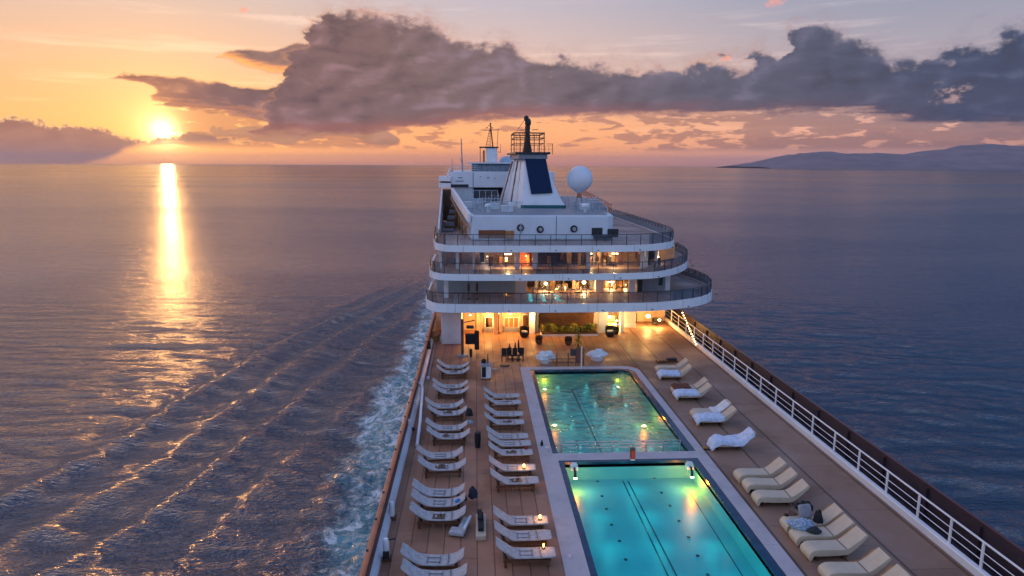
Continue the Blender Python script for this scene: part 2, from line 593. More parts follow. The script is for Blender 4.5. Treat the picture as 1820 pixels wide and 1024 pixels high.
def tag(o, label, cat, group=None):
    o['label'] = label
    o['category'] = cat
    if group:
        o['group'] = group
    return o


def thing(name, label, cat, loc=(0, 0, 0), rz=0.0, group=None):
    o = bpy.data.objects.new(name, None)
    COL.objects.link(o)
    o.empty_display_size = 0.2
    o.location = loc
    o.rotation_euler = (0, 0, rz)
    return tag(o, label, cat, group)


def struct(o, kind='structure'):
    o['kind'] = kind
    return o


def dup(root, loc, rz=0.0, label=None, group=None):
    r = root.copy()
    COL.objects.link(r)
    r.location = loc
    r.rotation_euler = (0, 0, rz)
    if label:
        r['label'] = label
    if group:
        r['group'] = group
    for ch in list(root.children):
        c = ch.copy()
        COL.objects.link(c)
        c.parent = r
        for g in list(ch.children):
            d = g.copy()
            COL.objects.link(d)
            d.parent = c
    return r


def lamp(name, loc, power, color=(1, 0.62, 0.25), radius=0.08):
    l = bpy.data.lights.new(name, 'POINT')
    l.energy = power
    l.color = color
    l.shadow_soft_size = radius
    o = bpy.data.objects.new(name, l)
    COL.objects.link(o)
    o.location = loc
    return o


# ------------------------------------------------------------------ sea
def pl_dist(px, py, pts):
    """distance to a polyline and position along it (numpy)"""
    best = np.full(px.shape, 1e9)
    side = np.zeros(px.shape)
    for (a, b) in zip(pts[:-1], pts[1:]):
        dx, dy = b[0] - a[0], b[1] - a[1]
        L = math.hypot(dx, dy)
        tt = np.clip(((px - a[0]) * dx + (py - a[1]) * dy) / L ** 2, 0, 1)
        ex, ey = px - (a[0] + tt * dx), py - (a[1] + tt * dy)
        d = np.hypot(ex, ey)
        sd_ = (dx * (py - a[1]) - dy * (px - a[0])) / L
        w_ = d < best
        best = np.where(w_, d, best)
        side = np.where(w_, np.sign(sd_), side)
    return best, side


def build_sea():
    def axis(lo, hi, step, far, n):
        core = np.arange(lo, hi + step, step)
        g = np.geomspace(step, far, n)
        return np.concatenate([lo - g[::-1], core, hi + g])
    xs = axis(-96, 70, 0.42, 29000, 46)
    ys = axis(18, 150, 0.42, 29000, 56)
    ys = ys[ys > -400]
    X, Y = np.meshgrid(xs, ys)
    Z = np.zeros_like(X)
    r0 = np.hypot(X, Y)
    # wind sea: many small travelling sines, fading with distance and mesh step
    fade = np.clip(1.0 - (np.maximum(np.abs(X + 13) - 83, 0) + np.maximum(Y - 150, 0) + np.maximum(18 - Y, 0)) / 25.0, 0, 1)
    for k in range(34):
        lam = 2.2 * (1.16 ** (k % 17)) * rng.uniform(0.9, 1.1)
        th = R(74) + rng.normal(0, 0.30)
        amp = 0.0042 * lam * (0.5 if lam > 7 else 1.0)
        kx, ky = 2 * PI / lam * math.cos(th), 2 * PI / lam * math.sin(th)
        ph = kx * X + ky * Y + rng.uniform(0, 6.28) + 0.8 * np.sin(X * 0.021 + Y * 0.017 + k)
        Z += amp * (np.sin(ph) + 0.22 * np.sin(2 * ph + 0.6))
    Z *= fade * np.clip((150 - Y) / 85.0, 0, 1) ** 0.7
    # ship's waves: crests fan out from the bow on the port side
    line = [atz(u, v, SEA) for u, v in ((756, 494), (640, 546), (520, 606), (440, 652), (300, 726), (150, 812), (0, 890), (-150, 960))]
    d, sd_ = pl_dist(X, Y, [(p.x, p.y) for p in line])
    sgn = d * np.where(sd_ > 0, 1.0, -1.0)       # + on the ship's side
    inward = sgn * 1.0
    along = np.clip((line[0].y + 8 - Y) / 80.0, 0, 1)
    env_ = np.where(inward > 0, np.exp(-(inward / 26.0) ** 2), np.exp(-(inward / 3.0) ** 2))
    lam = 3.6 + 3.4 * along
    wob = 0.9 * np.sin(X * 0.13 + Y * 0.05) + 0.7 * np.sin(X * 0.07 - Y * 0.11 + 2.0) + 0.35 * np.sin(X * 0.31 + Y * 0.23)
    wk = np.cos(2 * PI * (inward + wob * 0.30) / lam) + 0.25 * np.cos(4 * PI * (inward + wob) / lam + 0.5)
    amp = (0.40 * np.clip(along * 6, 0, 1)) * np.clip(0.78 + 0.22 * np.sin(Y * 0.06 + inward * 0.11 + 0.8) + 0.18 * np.sin(inward * 0.45 + Y * 0.03), 0.3, 1.1)
    Z += wk * env_ * amp * fade * (X < -2)
    # foam sheet beside the hull
    fl = [atz(u, v, SEA) for u, v in ((752, 500), (722, 585), (690, 650), (640, 722), (604, 785), (580, 840), (578, 900), (566, 960), (535, 1010), (500, 1060), (400, 1200))]
    d2, s2 = pl_dist(X, Y, [(p.x, p.y) for p in fl])
    ins = d2 * np.where(s2 > 0, 1.0, -1.0)
    wob2 = 0.5 * np.sin(Y * 0.55) + 0.45 * np.sin(Y * 1.3 + 1.0) + 0.35 * np.sin(Y * 0.23 + X * 0.4)
    edge = ins + wob2
    foam = np.clip(edge / 2.6, 0, 1) * (X < 2) * np.clip((line[0].y + 25 - Y) / 30, 0, 1)
    foam *= np.clip(1.15 - (Y - 30) / 190.0, 0.35, 1)
    lip = np.exp(-((edge - 0.2) / 0.55) ** 2) * (X < 2) * np.clip((60 - Y) / 20, 0, 1)
    for k in range(12):
        lam = rng.uniform(0.9, 3.2)
        th = rng.uniform(0, 2 * PI)
        Z += foam * 0.045 * np.sin(2 * PI / lam * (X * math.cos(th) + Y * math.sin(th)) + rng.uniform(0, 6) + 1.3 * np.sin(X * 0.5 + k) + np.sin(Y * 0.6))
    Z += lip * 0.30
    ny, nx = X.shape
    verts = np.stack([X, Y, Z + SEA], -1).reshape(-1, 3)
    idx = np.arange(ny * nx).reshape(ny, nx)
    faces = np.stack([idx[:-1, :-1], idx[:-1, 1:], idx[1:, 1:], idx[1:, :-1]], -1).reshape(-1, 4)
    me = bpy.data.meshes.new('sea')
    me.vertices.add(len(verts))
    me.vertices.foreach_set('co', verts.ravel())
    me.loops.add(faces.size)
    me.loops.foreach_set('vertex_index', faces.ravel())
    me.polygons.add(len(faces))
    me.polygons.foreach_set('loop_start', np.arange(0, faces.size, 4))
    me.polygons.foreach_set('loop_total', np.full(len(faces), 4))
    me.update(calc_edges=True)
    at_ = me.attributes.new('foam', 'FLOAT', 'POINT')
    at_.data.foreach_set('value', foam.ravel().astype(np.float32))
    at2 = me.attributes.new('lip', 'FLOAT', 'POINT')
    at2.data.foreach_set('value', lip.ravel().astype(np.float32))
    me.polygons.foreach_set('use_smooth', np.ones(len(faces), bool))
    o = bpy.data.objects.new('sea', me)
    COL.objects.link(o)
    struct(o)
    m, t, b = new_mat('sea_water')
    P, x, y, z = geo_xyz(t)

    def attr(nm):
        n = t.nodes.new('ShaderNodeAttribute')
        n.attribute_name = nm
        return N(t, n.outputs['Fac'])
    F, L = attr('foam'), attr('lip')
    dist = (x * x + y * y).pow(0.5)
    big = fbm(t, vec(t, x * 0.42, y * 1.25, 0.0), 0.38, 5, 0.62, 0.4)
    small = fbm(t, vec(t, x * 0.6, y * 1.2, 4.0), 2.1, 4, 0.6, 0.3)
    far = fbm(t, vec(t, x * 0.3, y * 1.2, 8.0), 0.055, 6, 0.62)
    patches = fbm(t, vec(t, x * 0.0016, y * 0.0042, 1.0), 1.0, 5, 0.55, 0.5)
    # foam: lacy white over aerated turquoise
    warp = fbm(t, P, 0.5, 3, 0.5) - 0.5
    cell = voro(t, vec(t, x * 0.9 + warp * 3.2, y * 0.55 + warp * 3.6, 0.0), 0.6, 'DISTANCE_TO_EDGE')
    fn = fbm(t, vec(t, x * 1.1, y * 0.7, 2.0), 0.8, 9, 0.72, 0.9)
    fm = fbm(t, vec(t, x * 0.9, y * 0.35, 7.0), 0.16, 4, 0.55, 0.6)
    lace = cell.step(0.12, 0.0) * fn.step(0.40, 0.56) * 0.7 + fn.step(0.45, 0.66)
    white = (lace * F.step(0.05, 0.8) * fm.lmap(0.32, 0.60, 0.42, 1.55) * (F * 0.5 + 0.5)).clamp()
    white = (white + L * fn.step(0.50, 0.66) * 0.55).clamp()
    aer = (F.step(0.15, 1.0) * (fm.step(0.34, 0.62) * 0.7 + 0.3)).clamp()
    deep_sky_tint = x.ramp([(-90, (0.034, 0.044, 0.074, 1)), (0, (0.008, 0.042, 0.085, 1)), (90, (0.003, 0.058, 0.110, 1))], a=-120, b=120)  # water colour shifts across x, painting in the reflected sky's tint
    c = mixc(t, aer * 0.9, deep_sky_tint, (0.03, 0.36, 0.44, 1))
    c = mixc(t, white, c, (0.78, 0.87, 0.90, 1))
    ck = fbm(t, vec(t, x * 0.62 + y * 0.12, y * 1.25, 1.0), 1.15, 3, 0.62, 0.5)
    ck = 1.0 - (ck * 2.0 - 1.0).abs() * 1.6                      # short choppy crests, about a metre apart
    mid2 = fbm(t, vec(t, x * 0.40, y * 1.2, 6.0), 0.32, 4, 0.6, 0.4)
    mid3 = fbm(t, vec(t, x * 0.34, y * 1.2, 3.0), 0.085, 4, 0.6, 0.4)
    ck2 = fbm(t, vec(t, x * 0.50 + y * 0.10, y * 1.25, 5.0), 0.36, 4, 0.6, 0.5)
    ck2 = 1.0 - (ck2 * 2.0 - 1.0).abs() * 1.6
    nearw = dist.lmap(60, 320, 1.0, 0.30)
    h = (ck * 0.24 + small * 0.36) * nearw + ck2 * dist.lmap(60, 260, 0.16, 0.42) + mid2 * 0.60 + mid3 * dist.lmap(80, 500, 0.5, 2.2) + far * dist.lmap(300, 2000, 0.6, 3.0) + white * 0.10
    t.nodes.remove(b)
    b = t.nodes.new('ShaderNodeBsdfDiffuse')
    t.links.new(c.s, b.inputs['Color'])
    gl = t.nodes.new('ShaderNodeBsdfGlossy')
    gl.distribution = 'BECKMANN'
    t.links.new((dist.lmap(40, 1500, 0.15, 0.15) + white * 0.4 + patches.lmap(0.35, 0.65, -0.03, 0.04)).clamp().s, gl.inputs['Roughness'])
    fr = t.nodes.new('ShaderNodeFresnel')
    fr.inputs['IOR'].default_value = 1.90
    mx = t.nodes.new('ShaderNodeMixShader')
    t.links.new((N(t, fr.outputs[0]) * (1.0 - white * 0.75)).clamp().s, mx.inputs[0])
    t.links.new(b.outputs[0], mx.inputs[1])
    t.links.new(gl.outputs[0], mx.inputs[2])
    t.links.new(mx.outputs[0], next(n for n in t.nodes if n.type == 'OUTPUT_MATERIAL').inputs[0])
    bn = bump(t, b, h, 1.0, 1.0)
    st = (dist.lmap(40, 300, 0.95, 0.52) * dist.lmap(300, 1800, 1.0, 0.55) * patches.lmap(0.35, 0.65, 0.45, 1.35))
    t.links.new(st.s, bn.inputs['Strength'])
    t.links.new(bn.outputs[0], gl.inputs['Normal'])
    t.links.new(bn.outputs[0], fr.inputs['Normal'])
    me.materials.append(m)


build_sea()


# ------------------------------------------------------------------ far land on the right
def build_land():
    prof = [(1318, 298), (1345, 294), (1375, 289), (1395, 284), (1415, 278), (1440, 275.5), (1475, 275), (1500, 276), (1530, 274), (1560, 277), (1590, 280), (1610, 280), (1650, 274), (1690, 270), (1740, 268), (1800, 265), (1900, 262), (2050, 266), (2200, 284), (2300, 300)]
    D = 9000.0
    pts = [aty(u, v, D) for u, v in prof]
    xs = np.linspace(pts[0].x, pts[-1].x, 220)
    hs = np.interp(xs, [p.x for p in pts], [p.z for p in pts])
    rows = 26
    vs, fs = [], []
    for j in range(rows):
        q = j / (rows - 1)                        # 0 shore, .5 ridge, 1 back
        prof_q = math.sin(PI * q) ** 0.8
        for i, x in enumerate(xs):
            yy = D - 2000 + q * 4000
            n = mnoise.fractal(Vector((x / 1500.0, yy / 1150.0, 0.0)), 0.9, 2.0, 6) * 0.30
            hh = (hs[i] - SEA + 60) * max(prof_q * (1 + n * (1 - abs(2 * q - 1)) * (0.4 if j == rows // 2 else 1.0)), 0.0)
            sc = yy / D
            vs.append((x * (0.92 + 0.08 * sc), yy, SEA - 45 + hh * 0.985))
    n = len(xs)
    for j in range(rows - 1):
        for i in range(n - 1):
            fs.append((j * n + i, j * n + i + 1, (j + 1) * n + i + 1, (j + 1) * n + i))
    m, t, b = new_mat('hazed_scrub')
    P, x, y, z = geo_xyz(t)
    nn = fbm(t, P, 0.004, 6, 0.6)
    setin(t, b, 'Base Color', nn.ramp([(0.35, (0.17, 0.125, 0.14, 1)), (0.65, (0.30, 0.21, 0.21, 1))]))  # mauve, lightened scrub colour carries part of the distance haze
    setin(t, b, 'Roughness', 0.95)
    mb = MB()
    mb.add(vs, fs)
    o = mb.build('hills', m, smooth='all')
    struct(o)


build_land()


def build_haze():
    m = bpy.data.materials.new('haze_air')
    m.use_nodes = True
    t = m.node_tree
    t.nodes.clear()
    v = t.nodes.new('ShaderNodeVolumePrincipled')
    v.inputs['Color'].default_value = (0.80, 0.78, 0.84, 1)
    v.inputs['Density'].default_value = 3.2e-5
    v.inputs['Anisotropy'].default_value = 0.3
    o = t.nodes.new('ShaderNodeOutputMaterial')
    t.links.new(v.outputs[0], o.inputs['Volume'])
    mb = MB()
    mb.box(-30000, 30000, -30000, 30000, SEA - 60, 350)
    h = mb.build('haze', m)
    struct(h, 'stuff')


build_haze()


# ================================================================== the ship


def mat_ship_white():
    m, t, b = new_mat('ship_white')
    P, x, y, z = geo_xyz(t)
    st = fbm(t, vec(t, x * 2.6, y * 2.6, z * 0.22), 1.0, 5, 0.6)
    n = fbm(t, P, 0.7, 4, 0.5)
    c = mixc(t, n.step(0.3, 0.7), (0.86, 0.86, 0.86, 1), (0.78, 0.79, 0.80, 1))
    c = mixc(t, st.step(0.60, 0.78) * 0.45, c, (0.50, 0.42, 0.36, 1))
    setin(t, b, 'Base Color', c)
    setin(t, b, 'Roughness', st.lmap(0.3, 0.7, 0.28, 0.5))
    return m


WHITE = mat_ship_white()
WHITE2 = M('weathered_white', (0.74, 0.74, 0.74), 0.5, var=0.10, scale=0.8)
DARKMETAL = M('dark_metal', (0.035, 0.035, 0.04), 0.45, 0.3, var=0.2)
BLACK = M('black_cloth', (0.012, 0.012, 0.014), 0.8, var=0.2)
CHROME = M('steel', (0.55, 0.57, 0.6), 0.3, 0.9, var=0.08)
TEAKCAP = M('varnished_teak', (0.52, 0.15, 0.055), 0.35, var=0.25, scale=1.6)
BROWNIN = M('dark_brown_paint', (0.13, 0.038, 0.024), 0.45, var=0.25, scale=1.2)
MAROON = M('maroon_panel', (0.040, 0.025, 0.033), 0.5, var=0.2)
WOODD = M('dark_wood', (0.12, 0.05, 0.022), 0.5, var=0.3, scale=4)
WOODG = M('golden_wood', (0.40, 0.17, 0.045), 0.5, var=0.2, scale=3)
NAVY = M('navy_panel', (0.010, 0.026, 0.075), 0.65, var=0.15, spec=0.2)
GREY = M('grey_paint', (0.24, 0.26, 0.29), 0.5, var=0.12)
CREAMW = M('cream_wall', (0.62, 0.44, 0.26), 0.5, var=0.12, scale=1.4)
DECK = mat_deck('teak_deck', (0.48, 0.225, 0.125, 1), (0.31, 0.140, 0.078, 1), 0.62)
DECKR = mat_deck('rubbered_teak', (0.35, 0.200, 0.125, 1), (0.28, 0.155, 0.095, 1), 1.9)
DECKP = mat_deck('weathered_teak', (0.48, 0.33, 0.29, 1), (0.36, 0.23, 0.19, 1), 0.3)
GLASS = mat_glass('rail_glass', (0.95, 0.99, 1.0), 0.04)
GLASSW = mat_glass('window_glass', (0.82, 0.82, 0.80), 0.06)
BULB = M('lit_bulb', (1, 0.8, 0.5), 0.4, emit=(1.0, 0.62, 0.24), estr=14.0)
BULBW = M('lit_diffuser', (1, 0.9, 0.8), 0.4, emit=(1.0, 0.72, 0.38), estr=9.0)


def xat(u, y):
    return aty(u, 512, y).x


def smoothpath(pts, n=6):
    """Catmull-Rom through plan points"""
    out = []
    p = [Vector(q) for q in pts]
    for i in range(len(p) - 1):
        a, b, c, d = p[max(i - 1, 0)], p[i], p[i + 1], p[min(i + 2, len(p) - 1)]
        for k in range(n):
            q = k / n
            out.append(0.5 * ((2 * b) + (c - a) * q + (2 * a - 5 * b + 4 * c - d) * q * q + (3 * b - a - 3 * c + d) * q ** 3))
    out.append(p[-1])
    return out


# --- hull and main deck
hull = thing('hull', 'white ship hull with dark waterline running below the pool deck', 'ship hull', (7, 50, 0))
mb = MB()
hp = [(-4.05, 6), (-4.05, 70), (-3.6, 95), (0, 125), (5.5, 138), (11, 125), (16.5, 95), (18.7, 70), (18.7, 6)]
mb.prism([(x - 7, y - 50) for x, y in hp], -15.5, -1.9)
mb.wall([(x - 7, y - 50) for x, y in hp], -1.9, -0.35, -0.25)
mb.build('shell', WHITE2, hull)
mb = MB()
hp2 = [(-3.2 if x < 7 else 0, 0) for x, y in hp]
mb.prism([((x - 7) * 1.003, (y - 50) * 1.003) for x, y in hp], -14.8, -13.3)
mb.build('waterline_band', NAVY, hull)

POOL = dict(U=(3.98, 10.55, 31.6, 45.2), L=(4.16, 10.36, 12.0, 30.45))      # water edges
o = MB()
X0, X1, Y0, Y1 = -3.5, 17.4, 8.0, 62.0
cx0, cx1, cy0, cy1 = 3.05, 11.3, 9.0, 46.0     # coping outline
for (a, b, c, d) in ((X0, cx0, Y0, Y1), (cx0, cx1, cy1, Y1), (cx0, cx1, Y0, cy0)):
    o.box(a, b, c, d, -0.3, 0.0)
deck = o.build('pool_deck', DECK)
struct(deck)
o = MB()
o.box(cx1, X1, Y0, Y1, -0.3, 0.0)
struct(o.build('side_deck', DECKR))

# --- port bulwark
bw = thing('bulwark', 'low port bulwark with a sunlit red teak cap rail above foaming water', 'bulwark', (-3.7, 30, 0))


def lx(o, p):     # to local
    return (p[0] - o.location.x, p[1] - o.location.y, p[2] - o.location.z)


mb = MB()
mb.extrude_profile([(-0.10, 0.94), (0.09, 0.94), (0.09, 1.02), (0.03, 1.05), (-0.06, 1.05), (-0.10, 1.02)], -24, 37)
mb.build('cap_rail', TEAKCAP, bw)
mb = MB()
mb.extrude_profile([(-0.07, -0.4), (0.045, -0.4), (0.045, 0.94), (-0.07, 0.94)], -24, 37)
mb.build('plating', BROWNIN, bw)
mb = MB()
mb.extrude_profile([(0.045, 0.0), (0.27, 0.0), (0.25, 0.10), (0.14, 0.26), (0.045, 0.28)], -24, 37)
mb.build('kerb', WHITE, bw)
for k in range(15):
    b_ = MB().lathe([(0.0, 0), (0.045, 0), (0.045, 0.05), (0.0, 0.055)], 8)
    b_.build('scupper_bolt', DARKMETAL, bw, loc=(-0.045, -8.5 + k * 2.1, 1.045))
mb = MB().box(-0.13, 0.31, -0.05, 0.05, 0.46, 1.075)
mb.build('joint_strap', DARKMETAL, bw, loc=(0, 19.5, 0))

# --- starboard bulwark
sb = thing('bulwark', 'tall starboard bulwark of dark maroon plate behind the white railing', 'bulwark', (18.45, 30, 0))
mb = MB().extrude_profile([(-0.05, -0.35), (0.05, -0.35), (0.05, 1.2), (-0.05, 1.2)], -22, 34)
mb.build('plating', MAROON, sb)
mb = MB().extrude_profile([(-0.07, 1.2), (0.07, 1.2), (0.07, 1.24), (-0.07, 1.24)], -22, 34)
mb.build('cap_rail', M('dark_red_varnish', (0.10, 0.022, 0.014), 0.35), sb)
for k in range(18):
    MB().box(-0.16, -0.052, -0.025, 0.025, -0.3, 1.1).build('stiffener', MAROON, sb, loc=(0, -20 + k * 3, 0))
struct(MB().box(17.46, 18.4, 8, 64, -0.5, -0.3).build('gutter_deck', M('gutter_paint', (0.045, 0.045, 0.07), 0.35, var=0.2)))

# --- starboard coaming + railing
rl = thing('deck_railing', 'white tubular railing on a white kerb along the starboard deck edge', 'railing', (17.4, 30, 0))
mb = MB().extrude_profile([(-0.13, 0.0), (0.06, 0.0), (0.06, 0.31), (-0.10, 0.31), (-0.13, 0.27)], -22, 32)
mb.build('kerb', WHITE, rl)
posts_y = [20.65, 22.25, 24.1, 26.2, 28.35, 30.5, 32.7, 34.95] + [37.1 + 2.15 * k for k in range(11)]
rh = 1.30
MB().tube([(0, -22, rh), (0, 32, rh)], 0.038, 8).build('top_rail', WHITE, rl, smooth=True)
for z in (0.62, 0.93):
    MB().tube([(0, -22, z), (0, 32, z)], 0.017, 6).build('rail_bar', WHITE, rl, smooth=True)
for y in [18.6, 16.5] + posts_y:
    mb = MB().box(-0.028, 0.028, -0.042, 0.042, 0.31, rh - 0.02)
    mb.build('post', WHITE, rl, loc=(0, y - 30, 0))

# --- pools
TILE = None


def mat_tile():
    m, t, b = new_mat('pool_tile')
    P, x, y, z = geo_xyz(t)
    n = fbm(t, P, 0.35, 4, 0.5)
    c = mixc(t, n.step(0.35, 0.65), (0.075, 0.44, 0.46, 1), (0.09, 0.52, 0.54, 1))
    gx, gy = (x / 0.12).fract(), (y / 0.12).fract()
    g = gx.min(gy).step(0.10, 0.03)
    setin(t, b, 'Base Color', mixc(t, g * 0.12, c, (0.03, 0.3, 0.33, 1)))
    setin(t, b, 'Roughness', 0.4)
    return m


def mat_water(name, strength, scale, gloss, tint):
    m, t, b = new_mat(name)
    t.nodes.remove(b)
    out = next(n for n in t.nodes if n.type == 'OUTPUT_MATERIAL')
    P, x, y, z = geo_xyz(t)
    h = fbm(t, vec(t, x, y * 1.3, 0.0), scale, 5, 0.6, 0.8) + voro(t, vec(t, x, y * 1.2, 0.0), scale * 1.3, 'SMOOTH_F1', 0.6) * 0.5
    bn = t.nodes.new('ShaderNodeBump')
    bn.inputs['Strength'].default_value = strength
    bn.inputs['Distance'].default_value = 0.22
    t.links.new(h.s, bn.inputs['Height'])
    tr = t.nodes.new('ShaderNodeBsdfTransparent')
    tr.inputs[0].default_value = (*tint, 1)
    gl = t.nodes.new('ShaderNodeBsdfGlossy')
    gl.inputs['Roughness'].default_value = 0.03
    t.links.new(bn.outputs[0], gl.inputs['Normal'])
    fr = t.nodes.new('ShaderNodeFresnel')
    fr.inputs['IOR'].default_value = 1.33
    t.links.new(bn.outputs[0], fr.inputs['Normal'])
    mx = t.nodes.new('ShaderNodeMixShader')
    t.links.new((N(t, fr.outputs[0]) * gloss).clamp().s, mx.inputs[0])
    t.links.new(tr.outputs[0], mx.inputs[1])
    t.links.new(gl.outputs[0], mx.inputs[2])
    t.links.new(mx.outputs[0], out.inputs[0])
    return m


TILE = mat_tile()
EDGE = M('navy_edge_tile', (0.006, 0.040, 0.085), 0.2, var=0.3, scale=2)
COPE = M('stone_coping', (0.50, 0.45, 0.45), 0.6, var=0.10, scale=1.1, bmp=0.15)
LINE = M('lane_tile', (0.004, 0.035, 0.05), 0.3)


def rrect(x0, x1, y0, y1, r, n=6):
    """outline with the far-right corner rounded by r (others nearly square)"""
    pts = [(x0, y0), (x1, y0)]
    for k in range(n + 1):
        a = PI / 2 * k / n
        pts.append((x1 - r + r * math.cos(a), y1 - r + r * math.sin(a)))
    pts.append((x0, y1))
    return pts


def ring(outer, inner, z0, z1):
    """flat ring between two outlines of equal length"""
    n = len(outer)
    mb = MB()
    vs = [(p[0], p[1], z) for z in (z0, z1) for p in outer] + [(p[0], p[1], z) for z in (z0, z1) for p in inner]
    fs = []
    for k in range(n):
        j = (k + 1) % n
        fs += [(n + k, n + j, 3 * n + j, 3 * n + k), (k, j, n + j, n + k), (2 * n + j, 2 * n + k, 3 * n + k, 3 * n + j), (j, k, 2 * n + k, 2 * n + j)]
    return mb.add(vs, fs)


# one coping slab with two openings: frame pieces butted end to end
DIV0, DIV1 = 30.62, 31.42
surround = thing('pool_surround', 'pale stone coping framing both turquoise swimming pools', 'pool surround', (7, 30, 0))


def sur(mb, name, mat):
    mb.v = [(x - 7, y - 30, z) for x, y, z in mb.v]
    return mb.build(name, mat, surround)


out_u = rrect(cx0, cx1, DIV1, cy1, 1.1)
in_u = rrect(3.72, 10.88, DIV1 + 0.001, 45.42, 0.9)
sur(ring(out_u, in_u, -0.02, 0.045), 'coping', COPE)
mb = MB()
mb.box(cx0, 3.90, 8.9, DIV1 - 0.002, -0.02, 0.045).box(10.70, cx1, 8.9, DIV1 - 0.002, -0.02, 0.045).box(3.90, 10.70, DIV0, DIV1 - 0.002, -0.02, 0.045)
sur(mb, 'coping', COPE)
sur(ring(rrect(3.722, 10.878, DIV1 + 0.003, 45.418, 0.9), rrect(3.97, 10.56, DIV1 + 0.03, 45.18, 0.75), -0.25, 0.02), 'edge_tile', EDGE)
sur(ring(rrect(3.902, 10.698, 8.9, DIV0 - 0.002, 0.05), rrect(4.16, 10.36, 9.2, DIV0 - 0.2, 0.25), -0.25, 0.02), 'edge_tile', EDGE)
for y in (14.5, 18.2, 22.9, 26.6, 33.5, 37.0, 40.5):
    sur(MB().box(10.9 if y > 31 else 10.72, cx1 - 0.01, y, y + 0.014, 0.03, 0.0465), 'joint', GREY)


def basin(nm, x0, x1, y0, y1, depth, r, lab):
    b = thing('swimming_pool', lab, 'swimming pool', ((x0 + x1) / 2, (y0 + y1) / 2, -depth))
    ox, oy = b.location.x, b.location.y
    outl = rrect(x0, x1, y0, y1, r)
    mb = MB()
    n = len(outl)
    vs = [(p[0] - ox, p[1] - oy, z) for z in (0, depth - 0.1) for p in outl]
    mb.add(vs, [tuple(range(n))] + [(k, (k + 1) % n, n + (k + 1) % n, n + k) for k in range(n)])
    mb.build('basin', TILE, b)
    return b


pu = basin('upper', 3.97, 10.56, DIV1 + 0.03, 45.18, 1.3, 0.75, 'farther of the two pools, its rippled water reflecting lamps')
pl = basin('lower', 4.16, 10.36, 9.2, DIV0 - 0.2, 0.88, 0.25, 'nearer of the two pools, calm turquoise water with dark lane lines')


def pool_line(b, a, c, w, z):
    p, q = atz(*a, z), atz(*c, z)
    b0 = Vector(b.location)
    mb = MB().bar(p - b0 + Vector((0, 0, 0.006)), q - b0 + Vector((0, 0, 0.006)), w, 0.012)
    mb.build('lane_line', LINE, b)


zf = -0.88
pool_line(pl, (1107, 855), (1195, 1040), 0.055, zf)
pool_line(pl, (1116, 855), (1211, 1040), 0.055, zf)
pool_line(pl, (1228, 879), (1330, 1040), 0.035, zf)
for u, v in ((1062, 856), (1070, 882), (1078, 905), (1087, 933), (1101, 962), (1112, 995), (1163, 850), (1176, 876), (1191, 899), (1207, 926), (1224, 955), (1240, 988), (1258, 1022)):
    p = atz(u, v, zf) - Vector(pl.location)
    MB().lathe([(0.0, 0), (0.075, 0), (0.06, 0.03), (0, 0.035)], 8).build('floor_inlet', LINE, pl, loc=p)
pool_line(pu, (1003, 665), (1070, 806), 0.10, -1.3)
pool_line(pu, (1010, 665), (1078, 806), 0.03, -1.3)
p0, p1 = atz(1048, 667, -1.3), atz(1060, 706, -1.3)
mb = MB().box(-0.85, 0.85, -1.3, 1.9, 0, 0.55).box(-0.85, 0.85, -1.9, -1.3, 0, 0.28)
mb.build('steps', M('step_tile', (0.02, 0.28, 0.28), 0.3), pu, loc=(p0.x + 0.3 - pu.location.x, 43.2 - pu.location.y, 0.0), bevel=0.02)
ws = MB()
ws.prism(rrect(3.975, 10.555, DIV1 + 0.035, 45.175, 0.74), -0.135, -0.13)
WU = mat_water('pool_water_rippled', 0.75, 1.5, 1.7, (0.50, 0.95, 0.98))
WL = mat_water('pool_water_calm', 0.05, 0.6, 0.5, (0.50, 0.96, 0.98))


def sheet(poly, z):
    mb = MB()
    return mb.add([(p[0], p[1], z) for p in poly], [tuple(range(len(poly)))])


struct(sheet(rrect(3.975, 10.555, DIV1 + 0.035, 45.175, 0.74), -0.13).build('water', WU))
struct(sheet(rrect(4.165, 10.355, 9.2, DIV0 - 0.205, 0.24), -0.13).build('water', WL))


def pool_lamp(u, v, power, lab, grp='pool lamps', z=-0.02, fix=True):
    p = atz(u, v, z)
    k = thing('pool_lamp', lab, 'pool lamp', (p.x, p.y, 0.02), 0, grp)
    MB().box(-0.17, 0.17, -0.02, 0.32, 0, 0.20).box(-0.13, 0.13, 0.02, 0.26, 0.20, 0.30).build('housing', WHITE2, k, bevel=0.02)
    MB().tube([(0, -0.02, 0.14), (0, -0.22, 0.02), (0, -0.30, -0.22)], [0.05, 0.06, 0.07], 8).build('arm', DARKMETAL, k, smooth=True)
    MB().lathe([(0.02, 0.05), (0.085, 0.0), (0.085, -0.03), (0.0, -0.035)], 12, (0, -0.31, -0.22)).build('lens', BULBW, k, smooth=True)
    lamp('pool_lamp_and_fill', (p.x, p.y - 0.42, -0.42), power * 1.7, (1.0, 0.14, 0.004), 0.07)


